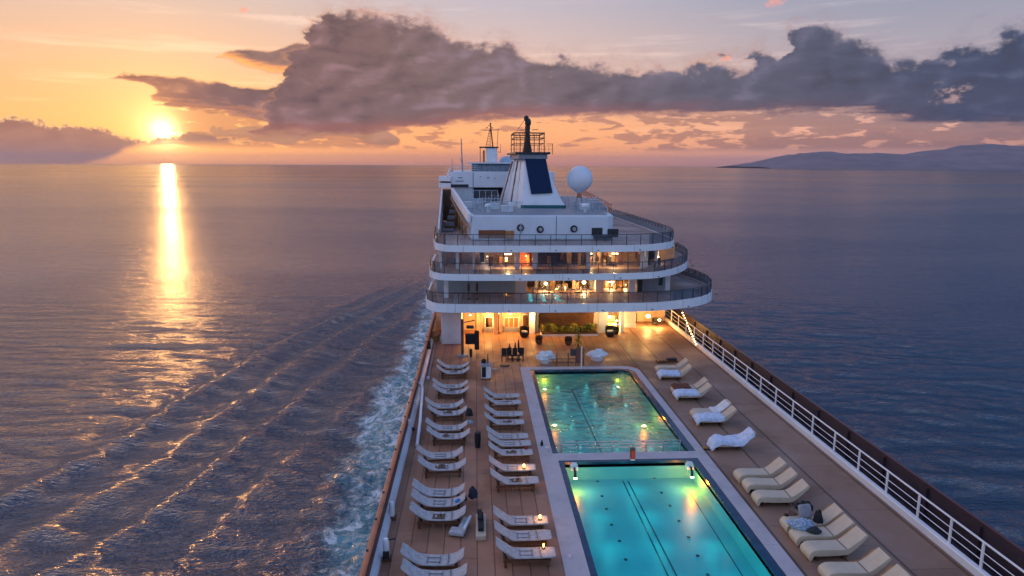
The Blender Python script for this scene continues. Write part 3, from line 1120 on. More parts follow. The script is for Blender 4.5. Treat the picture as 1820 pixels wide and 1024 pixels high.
pool_lamp(1021, 838, 60, 'white lamp box on the far left corner of the nearer pool, glowing')
pool_lamp(1227, 836, 105, 'white lamp box on the far right corner of the nearer pool, glowing')
for k, (u, v, pw) in enumerate(((968, 684, 40), (1097, 680, 50), (986, 747, 38), (1145, 748, 60))):
    p = atz(u, v, -0.9)
    q = thing('underwater_lamp', ['underwater lamp in the far left of the rippled pool', 'underwater lamp in the far right of the rippled pool', 'underwater lamp in the near left of the rippled pool', 'brightest underwater lamp, in the near right of the rippled pool'][k], 'pool lamp', (p.x, p.y, -1.3), 0, 'pool lamps')
    MB().lathe([(0.0, 0), (0.16, 0), (0.16, 0.05), (0.12, 0.08), (0, 0.08)], 14).build('housing', CHROME, q)
    MB().lathe([(0.0, 0), (0.115, 0), (0.10, 0.03), (0, 0.04)], 14, (0, 0, 0.08)).build('lens', BULBW, q)
    lamp('pool_lamp_and_fill', (p.x, p.y, -0.75), pw * 1.7, (1.0, 0.15, 0.005), 0.1)
for y in (29.2, 26.8, 24.4, 22.0, 19.6, 16.5):  # added grid of cool fill lights without fixtures, brightens the turquoise
    for x in (5.2, 7.25, 9.3):
        lamp('pool_lamp_and_fill', (x, y, -0.30), 6.5, (0.15, 0.95, 0.93), 0.3)
for y in (33.4, 36.6, 39.8, 43.2):  # same added fill under the rippled water, no fixtures
    for x in (5.4, 7.3, 9.2):
        lamp('pool_lamp_and_fill', (x, y, -0.40), 5.5, (0.15, 0.95, 0.93), 0.3)
for y in (28.2, 24.2, 20.4, 34.2, 39.5, 43.0):
    lamp('pool_lamp_and_fill', (9.85, y, -0.35), 1.5, (1.0, 0.45, 0.08), 0.2)

rg = thing('pool_railing', 'thin chrome railing along the near edge of the rippled pool', 'railing', (7.2, DIV1 + 0.5, 0.0))
for k in range(8):
    MB().box(-0.02, 0.02, -0.02, 0.02, -0.3, 0.42).build('post', CHROME, rg, loc=(-3.0 + k * 0.86, 0, 0))
for z_ in (0.10, 0.27, 0.42):
    MB().tube([(-3.05, 0, z_), (3.05, 0, z_)], 0.016, 6).build('rail_bar', CHROME, rg, smooth=True)

# --- superstructure ------------------------------------------------
sup = thing('superstructure', 'white stepped superstructure with three curved balconies and warmly lit rooms', 'superstructure', (6.5, 56, 0))
SO = Vector((6.5, 56, 0))


def part(mb, name, mat, parent=None, **kw):
    mb.v = [(x - SO.x, y - SO.y, z - SO.z) for x, y, z in mb.v]
    return mb.build(name, mat, parent or sup, **kw)


out1 = smoothpath([(-3.95, 60), (-3.95, 53.0), (-3.45, 50.9), (-2.2, 50.0), (2, 49.8), (6.5, 49.75), (12.9, 50.0), (16.0, 51.0), (18.0, 52.3), (19.4, 54.3), (20.15, 57.2), (20.2, 60.4), (19.7, 63.8), (18.9, 72), (18.6, 82)], 5)
out2 = smoothpath([(-3.75, 62), (-3.65, 53.4), (-3.1, 51.2), (-1.9, 50.45), (2, 50.2), (6.5, 50.2), (12.8, 50.75), (15.4, 52.5), (17.2, 55.0), (18.4, 57.9), (19.05, 61.6), (18.9, 66), (18.4, 74), (18.2, 84)], 5)
out3 = smoothpath([(-3.75, 74), (-3.5, 62), (-3.3, 53.8), (-2.6, 51.6), (-1.5, 50.9), (2.2, 50.65), (6.5, 50.6), (12.0, 50.9), (14.6, 52.2), (15.9, 53.9), (16.5, 57), (16.6, 61), (16.6, 70), (16.4, 84)], 5)
LV = [(3.12, 3.77, out1), (5.47, 5.96, out2), (7.56, 8.05, out3)]
back = {0: 82, 1: 84, 2: 84}


def inset(path, d):
    n = len(path)
    res = []
    for i in range(n):
        a, b = path[max(i - 1, 0)], path[min(i + 1, n - 1)]
        t_ = (Vector(b) - Vector(a)).normalized()
        res.append((path[i][0] - t_.y * d, path[i][1] + t_.x * d))
    return res


for i, (z0, z1, op) in enumerate(LV):
    opt = [(p[0], p[1]) for p in op]
    poly = opt + [(-3.0, opt[-1][1])]
    fascia = MB().wall(opt, z0, z1, 0.16)
    bal = part(fascia, 'balcony', WHITE, smooth=True)
    ins = inset(opt, 0.165)
    acc = 0.0
    for a_, b_ in zip(opt[:-1], opt[1:]):
        acc += math.hypot(b_[0] - a_[0], b_[1] - a_[1])
        if acc > 3.1:
            acc = 0.0
            part(MB().box(b_[0] - 0.012, b_[0] + 0.012, b_[1] - 0.012, b_[1] + 0.05, z0 + 0.02, z1 - 0.02), 'plate_seam', GREY, bal)
            part(MB().box(b_[0] + 0.4, b_[0] + 0.5, b_[1] - 0.02, b_[1] + 0.05, z0 + 0.10, z0 + 0.17), 'scupper', DARKMETAL, bal)
    fl = MB()
    fl.prism(ins + [(-2.9, opt[-1][1])], z0 + 0.12, z1 - 0.08)
    part(fl, 'balcony_floor', DECKP if i else DECKP, bal)
    # glass railing
    rp = [p for p in inset(opt, 0.08)]
    g0 = 8 if i < 2 else 14
    part(MB().wall(rp[g0 // 2:], z1 + 0.03, z1 + 0.78, 0.018), 'glass_panel', GLASS, bal, smooth=True)
    part(MB().tube([(p[0], p[1], z1 + 0.82) for p in rp[g0 // 2:]], 0.028, 6), 'hand_rail', DARKMETAL, bal, smooth=True)
    # posts every ~1.25 m
    acc, last = 0.0, rp[g0 // 2]
    for p in rp[g0 // 2:]:
        pass
    seg = rp[g0 // 2:]
    L = [0.0]
    for a, b in zip(seg[:-1], seg[1:]):
        L.append(L[-1] + math.hypot(b[0] - a[0], b[1] - a[1]))
    s_ = 0.0
    while s_ < L[-1]:
        j = next(k for k in range(len(L) - 1) if L[k + 1] >= s_)
        f_ = (s_ - L[j]) / max(L[j + 1] - L[j], 1e-6)
        x_ = seg[j][0] + (seg[j + 1][0] - seg[j][0]) * f_
        y_ = seg[j][1] + (seg[j + 1][1] - seg[j][1]) * f_
        part(MB().box(x_ - 0.022, x_ + 0.022, y_ - 0.022, y_ + 0.022, z1 - 0.02, z1 + 0.83), 'rail_post', DARKMETAL, bal)
        s_ += 1.16

# starboard weather screens along the outer edge of each side terrace (dark, low)
for i, (z0, z1, op) in enumerate(LV):
    opt = [(p[0], p[1]) for p in op if p[1] > 57 and p[0] > 0]
    part(MB().wall(inset(opt, 0.02), z1, z1 + 0.42, 0.10), 'side_screen', GREY)

# --- level 0 front (y = 56): columns, lit bays, dark alcove
Yf = 56.0


def fx(u, y=Yf):
    return xat(u, y)


def fz(v, y=Yf):
    return aty(940, v, y).z


part(MB().box(-2.75, -1.15, 52.6, 56.0, 0.0, 3.24), 'side_locker', WHITE2, bevel=0.03)
part(MB().box(-3.45, -2.75, 57.5, 57.7, 0.0, 3.24), 'end_wall', CREAMW)
lw_ = part(MB().box(fx(820), fx(850), 57.2, 57.4, 0, 3.24).box(fx(850), fx(950), 56.2, 56.4, 2.5, 3.24).box(fx(850), fx(950), 56.9, 57.1, 0, 2.5), 'wall', CREAMW)
for (a, b) in ((847, 856), (877, 885), (889, 893), (924, 929), (941, 951), (1064, 1081), (1104, 1110)):
    part(MB().box(fx(a), fx(b), 55.7, 56.2, 0.0, 3.24), 'pillar', WHITE if a > 940 else CREAMW, bevel=0.02)
# doors, frames, hatch and counters in the lit bays
for (u0, u1, v0, v1, mt, nm) in ((862, 876, 562, 583, GLASSW, 'window'), (896, 922, 563, 583, WOODG, 'shutter'), (878, 889, 556, 594, WOODD, 'door'), (929, 940, 558, 581, WOODD, 'door'), (859, 876, 583, 593, GREY, 'counter'), (896, 922, 583, 594, GREY, 'counter'), (862, 868, 562, 590, WOODD, 'shelf')):
    y_ = 56.78 if nm in ('window', 'shutter', 'door', 'shelf') else 56.3
    w_ = part(MB().box(xat(u0, y_), xat(u1, y_), y_, y_ + (0.10 if nm != 'counter' else 0.45), max(0.0, aty(940, v1, y_).z), aty(940, v0, y_).z), nm, mt)
    if nm in ('window', 'door', 'shutter'):
        xa, xb, za, zb = xat(u0, y_), xat(u1, y_), max(0.0, aty(940, v1, y_).z), aty(940, v0, y_).z
        f = MB()
        for q in (xa, xb):
            f.box(q - 0.04, q + 0.04, y_ - 0.05, y_ - 0.002, za, zb)
        f.box(xa + 0.04, xb - 0.04, y_ - 0.05, y_ - 0.002, zb - 0.08, zb)
        if nm == 'shutter':
            for q in (0.33, 0.66):
                f.box(xa + (xb - xa) * q - 0.03, xa + (xb - xa) * q + 0.03, y_ - 0.05, y_ - 0.002, za, zb - 0.08)
        part(f, 'frame', WHITE2, w_)
# dark alcove above the planting
part(MB().box(fx(951), fx(1064), 58.0, 58.2, 0.0, 3.24), 'alcove_wall', WOODD)
part(MB().box(fx(951), fx(1064), 55.9, 57.99, 2.70, 3.24).box(fx(951), fx(958), 56.2, 58.0, 0, 2.7), 'alcove_soffit', GREY)
part(MB().box(fx(952), fx(1063), 57.6, 57.98, 0.9, 2.6), 'bar_front', WOODD)
# starboard end of level 0
part(MB().box(fx(1081), 17.2, 60.0, 60.2, 0.0, 3.24), 'wall', CREAMW)
part(MB().box(fx(1110), fx(1140), 57.6, 58.6, 0.0, 2.2), 'stair_casing', WHITE2, bevel=0.03)
part(MB().box(xat(1126, 59.9), xat(1134, 59.9), 59.85, 59.99, 0.0, 2.1), 'door', DARKMETAL)
sofa = part(MB().box(fx(1083), fx(1103), 57.0, 57.9, 0.0, 0.55).box(fx(1083), fx(1103), 57.7, 57.95, 0.55, 1.1), 'bar_counter', CREAMW, bevel=0.04)

# --- level 1 (z 3.7-5.5)
Y1w = 55.2
part(MB().box(-3.2, fx(916, Y1w), Y1w, Y1w + 0.2, 3.6, 5.6), 'wall', M('pale_teal_wall', (0.42, 0.50, 0.54), 0.5, var=0.06, scale=0.8))
part(MB().box(xat(789, 53), xat(797, 53), 52.8, 53.1, 3.6, 5.6), 'pillar', WHITE, bevel=0.02)
for a, b, y_ in ((917, 936, 54.4), (1118, 1130, 54.4)):
    part(MB().box(xat(a, y_), xat(b, y_), y_, y_ + 0.5, 3.6, 5.6), 'pillar', WHITE, bevel=0.02)
part(MB().box(xat(936, 57), xat(1060, 57), 58.2, 58.4, 3.6, 5.6), 'wall', M('taupe_wall', (0.30, 0.24, 0.21), 0.5))
part(MB().box(xat(1058, 55.2), xat(1072, 55.2), 55.0, 55.5, 3.6, 5.6), 'pillar', WHITE2, bevel=0.02)
part(MB().box(xat(1072, 56.5), xat(1118, 56.5), 57.5, 57.7, 3.6, 5.6), 'wall', CREAMW)
part(MB().box(xat(1131, 55.2), xat(1182, 55.2), 55.2, 55.4, 3.6, 5.6), 'wall', GREY)
d_ = part(MB().box(xat(1133, 55), xat(1142, 55), 55.08, 55.195, 3.72, 5.3), 'door', DARKMETAL)
part(MB().box(xat(1172, 55), xat(1178, 55), 55.08, 55.195, 4.2, 5.0), 'window', M('dark_green_glass', (0.02, 0.06, 0.05), 0.1))
part(MB().box(xat(1182, 55.2), 16.2, 55.4, 70, 3.6, 5.6), 'side_house', WHITE2)
part(MB().box(-2.8, 12.2, 58.6, 70, 0.0, 7.6), 'core', WHITE2)
fr = MB()
for u in (1072, 1084, 1095, 1106, 1117):
    fr.box(xat(u, 55.6) - 0.03, xat(u, 55.6) + 0.03, 55.6, 55.68, 3.7, 5.5)
fr.box(xat(1072, 55.6), xat(1117, 55.6), 55.62, 55.66, 4.55, 4.62)
wn = part(fr, 'window', DARKMETAL)
part(MB().box(xat(1073, 55.6), xat(1116, 55.6), 55.63, 55.65, 3.7, 5.46), 'pane', GLASSW, wn)

# --- level 2 glazed storey (z 5.95-7.6)
Y2 = 53.4
glz = [(xat(u, Y2), Y2) for u in (782, 800, 850, 915)]
cols = [(782, 786), (811, 816), (841, 844), (915, 923), (946, 955), (1040, 1048), (1136, 1143)]
for a, b in cols:
    part(MB().box(xat(a, Y2), xat(b, Y2), Y2 - 0.15, Y2 + 0.15, 5.9, 7.6), 'pillar', WHITE, bevel=0.015)
curve = smoothpath([(xat(1143, Y2), Y2), (13.6, 54.0), (14.9, 55.4), (15.4, 57.2), (15.5, 60), (15.5, 70)], 5)
for q in (6, 10, 14, 18):
    if q < len(curve):
        c = curve[q]
        part(MB().box(c.x - 0.12, c.x + 0.12, c.y - 0.12, c.y + 0.12, 5.9, 7.6), 'pillar', WHITE, bevel=0.015)
for (a, b) in ((786, 811), (816, 841), (844, 915), (923, 946), (955, 1040), (1048, 1136)):
    xa, xb = xat(a, Y2), xat(b, Y2)
    f = MB()
    nm = max(1, int(round((xb - xa) / 0.95)))
    for k in range(nm + 1):
        x_ = xa + (xb - xa) * k / nm
        f.box(x_ - 0.02, x_ + 0.02, Y2 - 0.03, Y2 + 0.03, 5.97, 7.54)
    f.box(xa, xb, Y2 - 0.035, Y2 + 0.035, 7.46, 7.55)
    w_ = part(f, 'window', WHITE2 if a < 900 else DARKMETAL)
    part(MB().box(xa, xb, Y2 - 0.006, Y2 + 0.006, 5.97, 7.46), 'pane', GLASSW, w_)
part(MB().wall([(p.x, p.y) for p in curve], 5.97, 7.54, 0.012), 'curved_pane', GLASSW, smooth=True)
# rooms behind: back walls with coloured bays, shelves, pictures, furniture silhouettes
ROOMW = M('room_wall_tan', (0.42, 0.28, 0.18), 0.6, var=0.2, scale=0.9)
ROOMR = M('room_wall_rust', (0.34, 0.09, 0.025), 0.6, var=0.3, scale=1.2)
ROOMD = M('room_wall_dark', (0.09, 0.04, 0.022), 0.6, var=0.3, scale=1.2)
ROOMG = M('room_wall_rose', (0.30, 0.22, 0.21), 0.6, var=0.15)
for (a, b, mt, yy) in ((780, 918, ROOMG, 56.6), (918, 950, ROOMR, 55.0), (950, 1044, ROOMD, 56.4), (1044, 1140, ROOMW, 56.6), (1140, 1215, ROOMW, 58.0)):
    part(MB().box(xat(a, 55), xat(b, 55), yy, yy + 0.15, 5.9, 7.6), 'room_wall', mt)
for k in range(46):
    u = rng.uniform(790, 1180)
    yy = rng.uniform(54.3, 56.2)
    w_, h_ = rng.uniform(0.12, 0.5), rng.uniform(0.35, 1.25)
    x_ = xat(u, yy)
    z_ = 5.9 if rng.uniform() < 0.7 else 6.3
    part(MB().box(x_, x_ + w_, yy, yy + 0.3, z_, z_ + h_), 'furnishing', [WOODD, ROOMD, WOODG, CREAMW, BLACK, GREY][k % 6], bevel=0.02)
for k in range(40):
    u = rng.uniform(945, 1060)
    yy = rng.uniform(55.6, 57.8)
    x_ = xat(u, yy)
    h_ = rng.uniform(0.3, 1.1)
    part(MB().box(x_, x_ + rng.uniform(0.08, 0.4), yy, yy + 0.25, 3.7, 3.7 + h_), 'furnishing', [WOODD, BLACK, GREY, CREAMW, WHITE2][k % 5], bevel=0.015)
for k in range(14):
    u = rng.uniform(1075, 1114)
    yy = rng.uniform(56.0, 57.3)
    x_ = xat(u, yy)
    part(MB().box(x_, x_ + rng.uniform(0.1, 0.35), yy, yy + 0.2, 3.7 + rng.uniform(0, 0.6), 4.6 + rng.uniform(0, 0.5)), 'furnishing', [WOODG, WOODD, CREAMW][k % 3], bevel=0.015)

# ceiling lamps (emitters with real lamps)
def ceiling(u, v, y, power, r=0.12, strip=0.0, colr=(1, 0.60, 0.26)):
    p = aty(u, v, y)
    zt = p.z
    mb = MB()
    if strip:
        mb.box(p.x - strip, p.x + strip, p.y - 0.09, p.y + 0.09, zt - 0.03, zt + 0.05)
    else:
        mb.lathe([(0, -r * 0.8), (r * 0.7, -r * 0.6), (r, 0), (r * 0.7, r * 0.6), (0, r * 0.8)], 12, (p.x, p.y, zt))
    part(mb, 'ceiling_lamp', BULBW if strip else BULB)
    lamp('room_light', (p.x, p.y - 0.02, zt - 0.28), power * (4.2 if zt > 3.3 else 2.0), colr, 0.12)


ceiling(903, 452, 54.2, 22, strip=0.28)
ceiling(866, 456, 55.2, 8, 0.05, colr=(1, 0.75, 0.55))
ceiling(1093, 451, 54.4, 26, strip=0.25)
ceiling(1051, 451, 54.6, 10, 0.08)
ceiling(1084, 457, 55.8, 10, 0.10)
ceiling(935, 455, 54.3, 14, 0.05, colr=(1, 0.45, 0.12))
ceiling(992, 478, 55.6, 9, 0.08, colr=(1, 0.5, 0.15))
ceiling(1170, 457, 56.0, 12, 0.06)
ceiling(970, 504, 55.4, 16, 0.14)
ceiling(1038, 502, 55.2, 20, 0.16)
ceiling(1085, 501, 56.2, 34, strip=0.3)
ceiling(1112, 506, 56.2, 12, 0.05)
# level 0
for (u, v, y, pw, r) in ((836, 560, 55.0, 52, 0.07), (870, 560, 56.0, 60, 0.05), (908, 558, 55.6, 80, 0.05), (945, 560, 55.2, 36, 0.05), (1084, 563, 56.6, 60, 0.13), (1096, 570, 56.8, 40, 0.08), (1152, 562, 57.6, 110, 0.20), (1172, 569, 57.4, 50, 0.12), (1110, 562, 58.4, 80, 0.06)):
    ceiling(u, v, y, pw, r, colr=(1, 0.50, 0.15))
ceiling(776, 598, 56.6, 14, 0.06, colr=(1, 0.7, 0.2))
# string of lights up the starboard rail
for k in range(13):
    q = k / 12
    u, v = 1213 + 24 * q, 556 + 56 * q
    p = aty(u, v, 57.5 - 9.5 * q)
    part(MB().lathe([(0, -0.06), (0.06, 0), (0, 0.06)], 8, (p.x, p.y, p.z)), 'string_bulb', BULB)

# --- level 3 house and roof
ZR = 10.0
hpl = [(-0.35, 55.0), (10.75, 55.0), (11.25, 55.5), (13.3, 76), (14.2, 90), (-2.6, 90), (-2.2, 73), (-0.35, 55.0)]
hs_ = part(MB().prism(hpl[:-1], 8.0, ZR), 'house', M('pale_blue_white', (0.70, 0.74, 0.77), 0.4, var=0.05, scale=0.5), bevel=0.12)
part(MB().prism([(-0.1, 55.25), (10.7, 55.25), (13.0, 76), (13.9, 89.5), (-2.3, 89.5), (-1.9, 73)], ZR, ZR + 0.012), 'roof_sheet', GREY, hs_)


def on_front(u0, u1, v0, v1, nm, mat, proud=0.03, y_=55.0, depth=0.05):
    return part(MB().box(xat(u0, y_), xat(u1, y_), y_ - proud, y_ + depth, aty(940, v1, y_).z, aty(940, v0, y_).z), nm, mat, hs_, bevel=0.02)


on_front(851, 898, 409, 424, 'bar_opening', M('bar_painted_glow', (0.05, 0.025, 0.015), 0.4, emit=(1, 0.35, 0.08), estr=0.03))  # glow of the room behind painted on as faint orange emission
on_front(898, 913, 410, 424, 'locker', WOODG, 0.25)
for u, v in ((925, 405), (960, 408), (1020, 407)):
    p = aty(u, v, 55.0)
    ph = MB()
    ph.tube([(p.x, 54.98, p.z), (p.x, 54.90, p.z)], [0.30, 0.27], 18)
    h_ = part(ph, 'porthole', DARKMETAL, hs_, smooth=True)
    part(MB().tube([(p.x + 0.02, 54.899, p.z), (p.x + 0.02, 54.86, p.z)], [0.17, 0.15], 16), 'porthole', CHROME, hs_, smooth=True)
part(MB().tube([(xat(925, 54.8), 54.85, aty(925, 405, 54.8).z + 0.35), (xat(925, 54.8), 54.85, aty(925, 405, 54.8).z - 0.6)], 0.05, 8), 'vent_pipe', CHROME, hs_)
on_front(1049, 1068, 405, 419, 'opening', DARKMETAL)
on_front(1077, 1096, 407, 422, 'opening', DARKMETAL)
on_front(986.4, 987.6, 384, 437, 'seam', DARKMETAL, 0.012)
on_front(1052, 1084, 418, 424, 'fan_unit', DARKMETAL, 0.3)
# port wing screens: outer dark screen, sloping sunlit parapet, posts
wing = thing('promenade_screen', 'dark port promenade screen with sunlit sloping white parapet and posts', 'screen', (-2.5, 64, 8.05))
WO = Vector(wing.location)


def wpart(mb, name, mat, **kw):
    mb.v = [(x - WO.x, y - WO.y, z - WO.z) for x, y, z in mb.v]
    return mb.build(name, mat, wing, **kw)


def slab(a, b, c, d, th, axis=0):
    """thick quad"""
    mb = MB()
    n = (Vector(b) - Vector(a)).cross(Vector(d) - Vector(a)).normalized() * th
    v = [Vector(q) for q in (a, b, c, d)]
    return mb.add(v + [q + n for q in v], [(0, 3, 2, 1), (4, 5, 6, 7), (0, 1, 5, 4), (1, 2, 6, 5), (2, 3, 7, 6), (3, 0, 4, 7)])


wpart(slab((-0.36, 54.9, 10.08), (-2.32, 72, 11.55), (-2.34, 72, 10.75), (-0.42, 54.9, 9.45), 0.22), 'parapet', WHITE)
wpart(MB().bar((-0.5, 55, 10.05), (-2.4, 72, 11.55), 0.24, 0.14), 'parapet_cap', WHITE)
wpart(MB().bar((-0.75, 55.5, 9.0), (-2.6, 71.8, 10.6), 0.16, 0.16), 'lower_beam', WOODG)  # golden colour stands in for sunlight on the beam
for k in range(5):
    y_ = 56 + k * 3.6
    wpart(MB().tube([(-0.85 - k * 0.36, y_, 8.05), (-0.85 - k * 0.36, y_, 9.0 + k * 0.36)], 0.09, 8), 'post', WOODG, smooth=True)  # the sun's gold is put into the post colour
wpart(slab((-3.15, 55.2, 8.05), (-3.62, 73.5, 8.05), (-3.62, 73.5, 11.3), (-3.2, 57.5, 8.9), 0.04), 'screen_panel', BROWNIN)
for k in range(9):
    y_ = 55.4 + k * 2.2
    x_ = -3.02 - 0.026 * (y_ - 55)
    wpart(MB().box(x_ - 0.045, x_ + 0.045, y_ - 0.05, y_ + 0.05, 8.05, 8.75 + (y_ - 55.4) * 0.145), 'post', [WHITE2, WOODG, WHITE2][k % 3])
wpart(MB().bar((-3.0, 55.4, 8.85), (-3.55, 73.5, 11.45), 0.14, 0.14), 'top_beam', WHITE2)
wpart(MB().bar((-2.9, 55.4, 8.5), (-3.4, 73.5, 9.6), 0.05, 0.05), 'mid_rail', CHROME)
wpart(MB().box(-3.6, -2.3, 73.6, 73.8, 8.05, 11.4), 'end_wall', WOODD)
for k in range(10):
    wpart(MB().box(-2.9 + 0.05 * k, -2.0 + 0.0 * k, 62 + k * 1.0, 62.5 + k * 1.0, 8.05 + 0.0, 8.25 + k * 0.22), 'step', WOODD if k % 2 else GREY)

# --- funnel
fun = thing('funnel', 'white tapering funnel with a navy front panel and black lattice top', 'funnel', (5.8, 66, 10.0))
FO = Vector(fun.location)


def fpart(mb, name, mat, parent=None, **kw):
    mb.v = [(x - FO.x, y - FO.y, z - FO.z) for x, y, z in mb.v]
    return mb.build(name, mat, parent or fun, **kw)


# casing: lofted rings with softened corners and a rounded shoulder
rings = []
for (z, xa, xb, ya, yb, xl) in ((10.0, 4.28, 8.42, 64.0, 74.0, 2.55), (10.35, 4.28, 8.36, 64.02, 74.0, 2.6), (10.9, 4.32, 8.0, 64.15, 73.8, 2.75), (12.4, 4.42, 7.32, 64.5, 73.3, 3.2), (13.7, 4.50, 6.82, 64.8, 72.8, 3.6), (14.35, 4.55, 6.55, 64.95, 72.6, 3.8), (14.6, 4.75, 6.3, 65.2, 72.3, 4.0)):
    c = 0.16
    rings.append([(xa + c, ya, z), (xb - c, ya, z), (xb - c * 0.3, ya + c * 0.3, z), (xb, ya + c, z), (xb + (8.42 - xb) * 0.2 + 0.3, yb, z), (xl, yb, z), (xa - 0.02, ya + c * 1.2, z), (xa + c * 0.3, ya + c * 0.3, z)])
mb = MB()
n = 8
mb.add([p for r_ in rings for p in r_], [(i * n + k, i * n + (k + 1) % n, (i + 1) * n + (k + 1) % n, (i + 1) * n + k) for i in range(len(rings) - 1) for k in range(n)] + [tuple((len(rings) - 1) * n + k for k in range(n))])
fpart(mb, 'casing', WHITE, smooth=True)
pa = [aty(944, 345, 63.98 + 0.15), aty(982, 343, 64.15), aty(970, 280, 64.83), aty(933, 282, 64.83)]
for q, yy in zip(pa, (64.09, 64.09, 64.92, 64.92)):
    q.y = yy - 0.03
fpart(slab(pa[0], pa[1], pa[2], pa[3], -0.03), 'front_panel', NAVY)
fpart(MB().box(4.2, 8.46, 63.92, 63.998, 10.02, 10.30), 'base_band', M('teal_band', (0.015, 0.12, 0.14), 0.35))
# ribs on the port face
for (f0, wd, mt) in ((0.18, 0.16, WHITE), (0.42, 0.42, M('rib_grey', (0.22, 0.16, 0.15), 0.5)), (0.66, 0.14, WHITE), (0.86, 0.3, M('rib_rust', (0.38, 0.12, 0.05), 0.5))):
    a = Vector((4.28 + (2.6 - 4.28) * f0 - 0.10, 64.2 + (74 - 64.2) * f0, 10.05))
    b = Vector((4.55 + (3.8 - 4.55) * f0 - 0.10, 65.1 + (72.6 - 65.1) * f0, 14.35))
    fpart(MB().bar(a, b, wd, 0.10, upv=(1, 0, 0)), 'rib', mt)
fpart(MB().prism([(4.05, 64.8), (6.75, 64.8), (6.95, 72), (3.6, 72)], 14.55, 15.0), 'collar', GREY, bevel=0.05)
fpart(MB().prism([(3.75, 64.6), (7.0, 64.6), (7.2, 72.4), (3.3, 72.4)], 15.0, 15.18), 'platform', DARKMETAL)
cage = MB()
ca, cb, cy_, cyb = 3.62, 6.45, 65.0, 70.0
for x_, w_ in ((ca, .07), (ca + 0.55, .04), (ca + 0.95, .05), (cb - 0.95, .05), (cb - 0.5, .04), (cb, .07)):
    for y_ in (cy_, cyb):
        cage.box(x_ - w_ / 2, x_ + w_ / 2, y_ - w_ / 2, y_ + w_ / 2, 15.18, 16.95)
for z_, w_ in ((15.98, 0.06), (16.48, 0.08), (16.93, 0.11)):
    for y_ in (cy_, cyb):
        cage.bar((ca, y_, z_), (cb, y_, z_), w_, w_)
    for x_ in (ca, cb):
        cage.bar((x_, cy_, z_), (x_, cyb, z_), w_, w_)
for k in range(9):
    x_ = ca + 0.15 + k * 0.32
    cage.bar((x_, cy_, 16.48), (x_ + 0.02, cy_, 16.93), 0.035, 0.035)
fpart(cage, 'lattice', DARKMETAL)
gr = MB()
for k in range(12):
    x_ = 3.35 + k * 0.35
    gr.box(x_ - 0.012, x_ + 0.012, 64.65, 64.68, 15.18, 15.75)
for z_ in (15.45, 15.75):
    gr.bar((3.2, 64.66, z_), (7.25, 64.66, z_), 0.025, 0.025)
gr.bar((7.2, 64.7, 15.0), (7.2, 64.7, 15.95), 0.05, 0.05).bar((6.6, 64.7, 15.93), (7.25, 64.7, 15.93), 0.05, 0.05)
fpart(gr, 'platform_rail', DARKMETAL)
ex = MB().lathe([(0.46, 0), (0.40, 0.4), (0.27, 1.0), (0.22, 1.8), (0.27, 1.9), (0.22, 2.05), (0.26, 2.3), (0.22, 2.5)], 14, (4.98, 66.5, 15.18))
fpart(ex, 'exhaust_pipe', M('sooty_brown', (0.05, 0.022, 0.016), 0.6, var=0.3), smooth=True)
ex = MB().lathe([(0.22, 0), (0.30, 0.2), (0.28, 0.5), (0.18, 0.68), (0, 0.7)], 12, (5.02, 66.5, 17.65)).lathe([(0.2, 0), (0.24, 0.3), (0.14, 0.48), (0, 0.5)], 10, (4.85, 66.4, 18.1))
fpart(ex, 'exhaust_cowl', M('sooty_green', (0.012, 0.022, 0.018), 0.6), smooth=True)
fpart(MB().bar((4.2, 66.4, 17.25), (4.95, 66.4, 17.3), 0.06).bar((4.0, 66.4, 17.2), (4.6, 66.4, 18.1), 0.04).bar((5.4, 66.4, 17.28), (6.0, 66.4, 17.32), 0.09, 0.06), 'antenna_arm', DARKMETAL)

# --- radome
rd = thing('radome', 'large white satellite radome on a tapered neck beside the funnel', 'radome', (10.05, 66.2, 10.0))
r_ = 1.24
prof = [(0.18, 1.30), (0.30, 1.42)] + [(r_ * math.sin(a), 2.70 - r_ * math.cos(a)) for a in [R(38 + k * 142 / 20) for k in range(20)]] + [(0.0, 2.70 + r_)]
MB().lathe(prof, 36).build('dome', WHITE, rd, smooth='all')
MB().lathe([(0.30, 0.9), (0.24, 1.1), (0.2, 1.32), (0.0, 1.33)], 14).build('neck', TEAKCAP, rd, smooth=True)
for k in range(4):
    a = PI / 4 + k * PI / 2
    MB().bar((0.62 * math.cos(a), 0.62 * math.sin(a), 0), (0.2 * math.cos(a), 0.2 * math.sin(a), 1.05), 0.07).build('leg', CHROME, rd)

# --- wheelhouse block ahead of the funnel
wh = thing('wheelhouse', 'white wheelhouse block with port wing and glazed upper deck beyond the funnel', 'wheelhouse', (0.5, 78, 10.0))
WH = Vector(wh.location)


def hpart(mb, name, mat, parent=None, **kw):
    mb.v = [(x - WH.x, y - WH.y, z - WH.z) for x, y, z in mb.v]
    return mb.build(name, mat, parent or wh, **kw)


hpart(MB().box(-2.62, 8.5, 74.0, 88, 11.6, 13.27), 'block', WHITE, bevel=0.04)
hpart(MB().box(-2.62, -0.2, 74.3, 87, 10.0, 11.6), 'lower_block', WHITE2)
hpart(MB().box(-0.18, 8.4, 76.5, 87, 10.0, 11.59), 'recess_wall', MAROON)
hpart(MB().box(xat(803, 74), xat(834, 74), 73.95, 73.998, 11.62, 11.92), 'window', DARKMETAL)
hpart(MB().box(xat(841.6, 74), xat(842.4, 74), 73.97, 73.998, 10.9, 13.2), 'seam', DARKMETAL)
for u, v, w_ in ((820, 316, .5), (855, 314, .12), (868, 316, .3), (880, 317, .12), (819, 322, .9)):
    hpart(MB().box(xat(u, 74) - w_ / 2, xat(u, 74) + w_ / 2, 73.96, 73.998, aty(u, v, 74).z - 0.03, aty(u, v, 74).z + 0.03), 'bracket', DARKMETAL)
